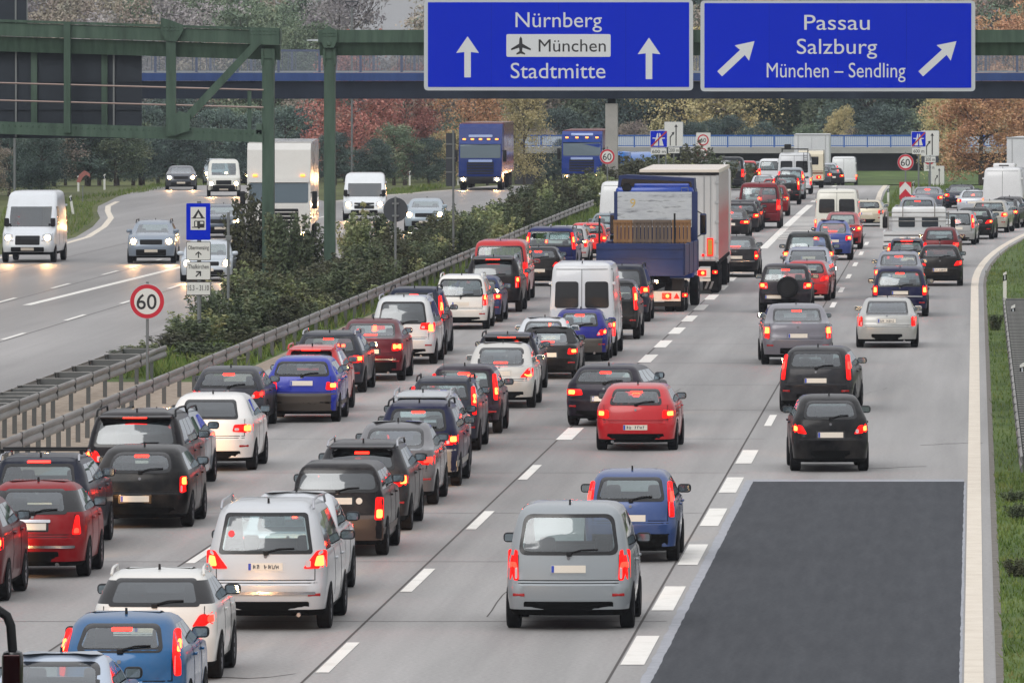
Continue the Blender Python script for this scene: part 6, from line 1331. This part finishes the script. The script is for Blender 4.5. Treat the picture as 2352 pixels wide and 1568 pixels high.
for px in (2038, 2178): mb.tube([(lx(px), bl, lz(532)), (lx(px), bl, lz(490))], .03, 6)
for py in (492, 503, 512): mb.tube([(lx(2038), bl, lz(py)), (lx(2178), bl, lz(py))], .022, 6)
for px in (2072, 2146): mb.tube([(lx(px), bl, lz(503)), (lx(px), bl, lz(470))], .025, 6)
mb.build("ladder_frame", M_galv, t)
mb = MB(); mb.rbox(lx(2046), lx(2172), bl + .25, bl + 2.0, lz(585), lz(480), .12); mb.build("cab", paint(WHT, .0), t, 40)
for a, b in ((2062, 2100), (2116, 2154)): mb = MB(); mb.prism(rpoly([(lx(a), lz(526)), (lx(b), lz(526)), (lx(b), lz(503)), (lx(a), lz(503))], .05), bl + .235, bl + .25); mb.build("rear_window", pri("cab_glass_dull", (.05, .06, .07), .6, spec=.1), t)
for sg, px in ((-1, 2030), (1, 2188)): mb = MB(); mb.rbox(lx(px) - .1, lx(px) + .1, bl + 1.3, bl + 1.45, lz(530), lz(503), .04); mb.build("mirror", M_black, t, 40)
mb = MB(); mb.box(-.45, -.32, .2, bl + 1, lz(600), lz(588)); mb.box(.32, .45, .2, bl + 1, lz(600), lz(588)); mb.build("chassis", M_under, t)
lamps(t, [(lx(2044), lz(594)), (lx(2172), lz(594))], .07, .05); wheels(t, hw, (.9,), .36); wheels(t, hw, (bl + 1.3,), .36, False)
# --- other box bodies
def box_lorry(label, xl, xr, yt, yb, L, name="box_lorry", cat='truck', ybot=None, rz=0., cat_h=None, col=(216, 218, 218)):
    t, lx, lz = plane(name, label, xl, xr, yb, cat); hw = lx(xr); t.rotation_euler = (0, 0, rad(rz)); z1 = lz(yt); z0 = 1.0; pm = noisy("box_white", [rgb(200, 202, 204), rgb(218, 220, 220)], .5, 5, .5)
    mb = MB(); mb.box(-hw, hw, .04, L, z0, z1); mb.build("box", pm, t)
    for sg in (-1, 1):
        mb = MB(); a, b = sorted((sg * .015, sg * (hw - .05))); mb.rbox(a, b, .0, .04, z0 + .05, z1 - .08, .01); mb.build("door", pm, t)
        mb = MB(); mb.tube([(sg * (hw - .3), -.02, z0), (sg * (hw - .3), -.02, z1 - .05)], .02, 5); mb.build("lock_rod", M_tgrey, t)
    mb = MB(); mb.box(-hw - .02, hw + .02, -.03, .06, z1 - .06, z1 + .02); mb.build("roof_edge", M_tgrey, t)
    mb = MB(); mb.box(-.5, .5, .2, L + 1, .6, 1.0); mb.box(-hw + .1, hw - .1, .1, .2, .5, .62); mb.build("chassis", M_under, t)
    lamps(t, [(-hw + .25, .8), (hw - .25, .8)], .09, .06); wheels(t, hw, (1.2,), .45); mb = MB(); mb.rbox(-hw + .1, hw - .1, L + .3, L + 2.2, .6, min(z1, 2.8), .15); mb.build("cab", paint(WHT, .0), t, 40); wheels(t, hw, (L + 1.3,), .45, False)
    return t
box_lorry("white box lorry ahead of the caravan in the far queue", 1824, 1905, 309, 420, 6.5)
box_lorry("white box lorry on the exit ramp cut by the picture edge", 2312, 2412, 316, 470, 7, rz=-6)
# caravan
t, lx, lz = plane("caravan", "cream caravan with brown stripes towed far ahead", 1834, 1891, 433, 'caravan'); hw = lx(1891); zt = lz(346)
M_crm = paint((220, 210, 186), .0); mb = MB(); mb.prism([(0, .5), (-.06, .9), (.02, zt - .25), (.25, zt - .03), (.6, zt), (4.4, zt), (4.9, zt - .6), (5.1, 1.2), (4.9, .5)], -hw, hw, 'x'); mb.build("body", M_crm, t)
mb = MB(); mb.rbox(-hw + .3, hw - .3, -.03, .04, zt * .62, zt * .84, .05); mb.build("rear_window", M_trim, t); mb = MB(); mb.box(-hw, hw, -.075, -.03, .92, 1.02); mb.box(-hw, hw, -.07, -.03, 1.08, 1.12); mb.build("stripe", pri("caravan_brown", rgb(120, 78, 52), .5), t)
lamps(t, [(-hw + .3, .72), (hw - .3, .72)], .1, -.05); wheels(t, hw, (2.5,), .33, False)
# small white pickup
t, lx, lz = plane("pickup_truck", "small white pickup truck with a roof frame beyond the trailer", 1582, 1652, 440, 'truck'); hw = lx(1648)
mb = MB(); mb.rbox(-hw, hw, 0, .06, .75, 1.15, .02); mb.rbox(-hw, -hw + .06, .06, 2.6, .75, 1.15, .02); mb.rbox(hw - .06, hw, .06, 2.6, .75, 1.15, .02); mb.box(-hw, hw, 0, 2.6, .7, .75); mb.build("bed", M_alu, t)
mb = MB(); mb.rbox(-hw + .08, hw - .08, 2.8, 4.6, .5, lz(371), .15); mb.build("cab", paint((206, 208, 206), .0), t, 40); mb = MB(); mb.prism(rpoly([(-.6, lz(390)), (.6, lz(390)), (.55, lz(376)), (-.55, lz(376))], .08), 2.78, 2.8); mb.build("rear_window", M_trim, t)
mb = MB(); mb.tube([(-hw, .1, 1.1), (-hw, .1, lz(366)), (hw, .1, lz(366)), (hw, .1, 1.1)], .03, 6); mb.tube([(-hw, 2.5, 1.1), (-hw, 2.5, lz(366)), (hw, 2.5, lz(366)), (hw, 2.5, 1.1)], .03, 6); mb.build("roof_frame", M_galv, t)
lamps(t, [(-hw + .2, .66), (hw - .2, .66)], .07); wheels(t, hw, (.9, 3.6), .33, False)
# --- oncoming lorries
def lorry_front(label, xl, xr, yt, yb, cabc, boxc, visor=None, lights=4, script=None, boxh=None, rz=0., L=12.):
    Ya = F * H / (yb - VY)
    for _ in range(8): Ya = F * (H - gz(Ya)) / (yb - VY)
    Yf = Ya - 1.4; W = min(max((xr - xl) * Yf / F, 2.3), 2.7); X = wx((xl + xr) / 2, Yf); z0 = gz(Ya); Ht = wz(yt, Yf) - z0; hw = W / 2
    r = empty("lorry", (X, Yf, z0), math.pi + rad(rz), label, "truck", OC); pm = paint(cabc, .1)
    def bld(mb, nm, m, par=None, sm=None): mb.v = [(-x, -y, z) for x, y, z in mb.v]; return mb.build(nm, m, par or r, sm)   # the front faces -Y in picture space
    mb = MB(); prof = [(.0, .45), (-.02, 1.2), (.06, 1.9), (.22, 2.75), (.55, Ht * .94), (1.0, Ht), (2.2, Ht), (2.2, .5)]; mb.prism(prof, -hw, hw, 'x'); bld(mb, "cab", pm)
    def fy(z):
        for (a, za), (b, zb) in zip(prof, prof[1:]):
            if za <= z <= zb: return a + (b - a) * (z - za) / (zb - za)
        return 0
    def fp(x0, x1, z0_, z1_, off, rr=.06):
        mb = MB(); n = rpoly([(x0, z0_), (x1, z0_), (x1, z1_), (x0, z1_)], rr); k = len(n); mb.v = [(x, fy(z) - off, z) for x, z in n] + [(x, fy(z) + .03, z) for x, z in n]; mb.f = [list(range(k))] + [[i, (i + 1) % k, k + (i + 1) % k, k + i] for i in range(k)]; mb.m = [0] * (k + 1); return mb
    ws_ = fp(-hw * .93, hw * .93, 2.0, 2.85, .02, .08); bld(ws_, "windshield", M_tglass)
    bld(fp(-hw * .96, hw * .96, 2.87, 3.08, .12, .03), "sun_visor", visor or pm)
    bld(fp(-hw * .62, hw * .62, 1.0, 1.75, .02, .05), "grille", M_black); mb = MB()
    for k in range(4): mb.box(-hw * .6, hw * .6, -.05, -.03, 1.08 + k * .17, 1.12 + k * .17)
    bld(mb, "grille_bars", pm); mb = MB(); mb.rbox(-hw, hw, -.12, .3, .4, .85, .08); bld(mb, "bumper", pm if not visor else M_black, None, 40)
    for sg in (-1, 1):
        mb = MB(); mb.rbox(sg * hw * .78 - .24, sg * hw * .78 + .24, -.15, -.08, .55, .78, .05); h = bld(mb, "headlight", M_headl, None, 40); mb = MB(); mb.prism(circle(sg * hw * .78, .67, .1, 14), -.165, -.15); bld(mb, "bulb", M_head, h); headlamp(h, -sg * hw * .78, .2, .67)
        mb = MB(); mb.rbox(sg * (hw + .18) - .11, sg * (hw + .18) + .11, .0, .15, 1.75, 2.5, .05); mb.box(min(sg * hw, sg * (hw + .12)), max(sg * hw, sg * (hw + .12)), .05, .1, 2.42, 2.46); bld(mb, "mirror", M_black, None, 40)
        add_wheel(r, sg * (hw - .18), 1.4 * -1, .5, .3)
    for k in range(lights):
        x = (k - (lights - 1) / 2) * hw * 1.5 / max(1, lights - 1); mb = MB(); mb.rbox(x - .1, x + .1, fy(3.12) - .1, fy(3.12) + .02, 3.12, 3.22, .03); bld(mb, "marker_lamp", M_amber)
    if script:
        for z in (1.80, 3.35): bld(fp(-hw * .55, hw * .55, z - .05, z + .1, .03, .05), "pale_band", script)
    zb = boxh or Ht + .05; mb = MB(); mb.box(-hw, hw, 2.5, 2.5 + L, 1.0, zb); bld(mb, "trailer_box", paint(boxc, .0)); mb = MB(); mb.box(-hw + .2, hw - .2, 2.2, 2.5 + L, .6, 1.0); bld(mb, "chassis", M_under)
    for y in (3.2, 9, 10.3, 11.6):
        for sg in (-1, 1): add_wheel(r, sg * (hw - .18), -y, .5, .3)
    if lights:
        pass
    return r
lorry_front("white oncoming lorry with a dark windscreen behind the green gantry posts", 558, 722, 330, 572, (208, 206, 200), (206, 204, 200), lights=2, rz=3)
lorry_front("blue oncoming lorry with red trailer, orange marker lamps, nearer one", 1046, 1160, 285, 436, (10, 42, 112), (128, 44, 36), visor=paint((12, 50, 124), .1), lights=5, script=pri("pale_lettering_band", rgb(150, 168, 210), .5), L=11)
lorry_front("blue oncoming lorry with four lamps on its roof, farther one", 1290, 1382, 302, 428, (12, 48, 128), (110, 32, 40), visor=paint((14, 54, 130), .1), lights=4, script=pri("pale_lettering_band", rgb(150, 168, 210), .5), L=11)
# blue tanker far away
Yt = 600; t = empty("tank_lorry", (wx(1470, Yt), Yt, gz(Yt)), rad(165), "bright blue tank lorry far behind the bridge pier and bushes", "truck", OC); M_tank = paint((40, 120, 210), .1)
mb = MB(); mb.prism(rpoly([(-1.2, .95), (1.2, .95), (1.2, 2.4), (-1.2, 2.4)], .7, 5), 0, 5.5); mb.build("tank", M_tank, t, 40); mb = MB(); mb.box(-1.1, 1.1, 0, 7, .55, .95); mb.build("chassis", M_under, t); mb = MB(); mb.rbox(-1.2, 1.2, 5.8, 7.6, .6, 2.5, .15); mb.build("cab", M_tank, t, 40)
mb = MB(); mb.prism(rpoly([(-.95, 1.6), (.95, 1.6), (.95, 2.25), (-.95, 2.25)], .1), 7.6, 7.63); mb.build("windshield", M_trim, t); wheels(t, 1.2, (1, 2.3, 6.6), .5, False)
# --- mirror of a lorry that stands just outside the picture
t = empty("lorry", (-11.55, 80.5, 0), 0, "black lorry whose mirror reaches in at the bottom corner", "truck", Q); hw = 1.2
mb = MB(); mb.rbox(-hw, hw, 7.2, 9.4, .6, 3.0, .15); mb.build("cab", M_black, t, 40); mb = MB(); mb.rbox(-hw + .1, hw - .1, 9.38, 9.43, 1.7, 2.6, .1); mb.build("windshield", M_trim, t); mb = MB(); mb.box(-hw, hw, 0, 7, 1.0, 3.0); mb.build("box", M_black, t); wheels(t, hw, (1, 8.3), .5, False)
mb = MB(); x = 1.42; mb.rbox(x - .11, x + .11, 9.2, 9.4, 1.9, 2.42, .06); m = mb.build("mirror", M_trim, t, 40); mb = MB(); mb.rbox(x - .09, x + .09, 9.18, 9.2, 1.93, 2.38, .01); mb.build("mirror_glass", pri("mirror_dark", (.03, .005, .006), .1, .5), m)
mb = MB(); mb.tube([(hw, 9.3, 2.86), (x - .15, 9.3, 2.84), (x - .06, 9.3, 2.78), (x - .02, 9.3, 2.68), (x, 9.3, 2.42)], .05, 8); mb.build("mirror_arm", M_black, m, 50)
# haze
hz = MB(); hz.box(-150, 90, -20, 1050, -6, 24); ho = hz.build("haze", [])
hm = bpy.data.materials.new("haze"); hm.use_nodes = True; n = hm.node_tree.nodes; n.clear(); o_ = n.new("ShaderNodeOutputMaterial"); pv = n.new("ShaderNodeVolumePrincipled"); pv.inputs["Color"].default_value = (.80, .88, 1, 1); pv.inputs["Density"].default_value = HAZE; pv.inputs["Anisotropy"].default_value = .2
hm.node_tree.links.new(pv.outputs[0], o_.inputs["Volume"]); ho.data.materials.append(hm); tag(ho, kind='stuff')
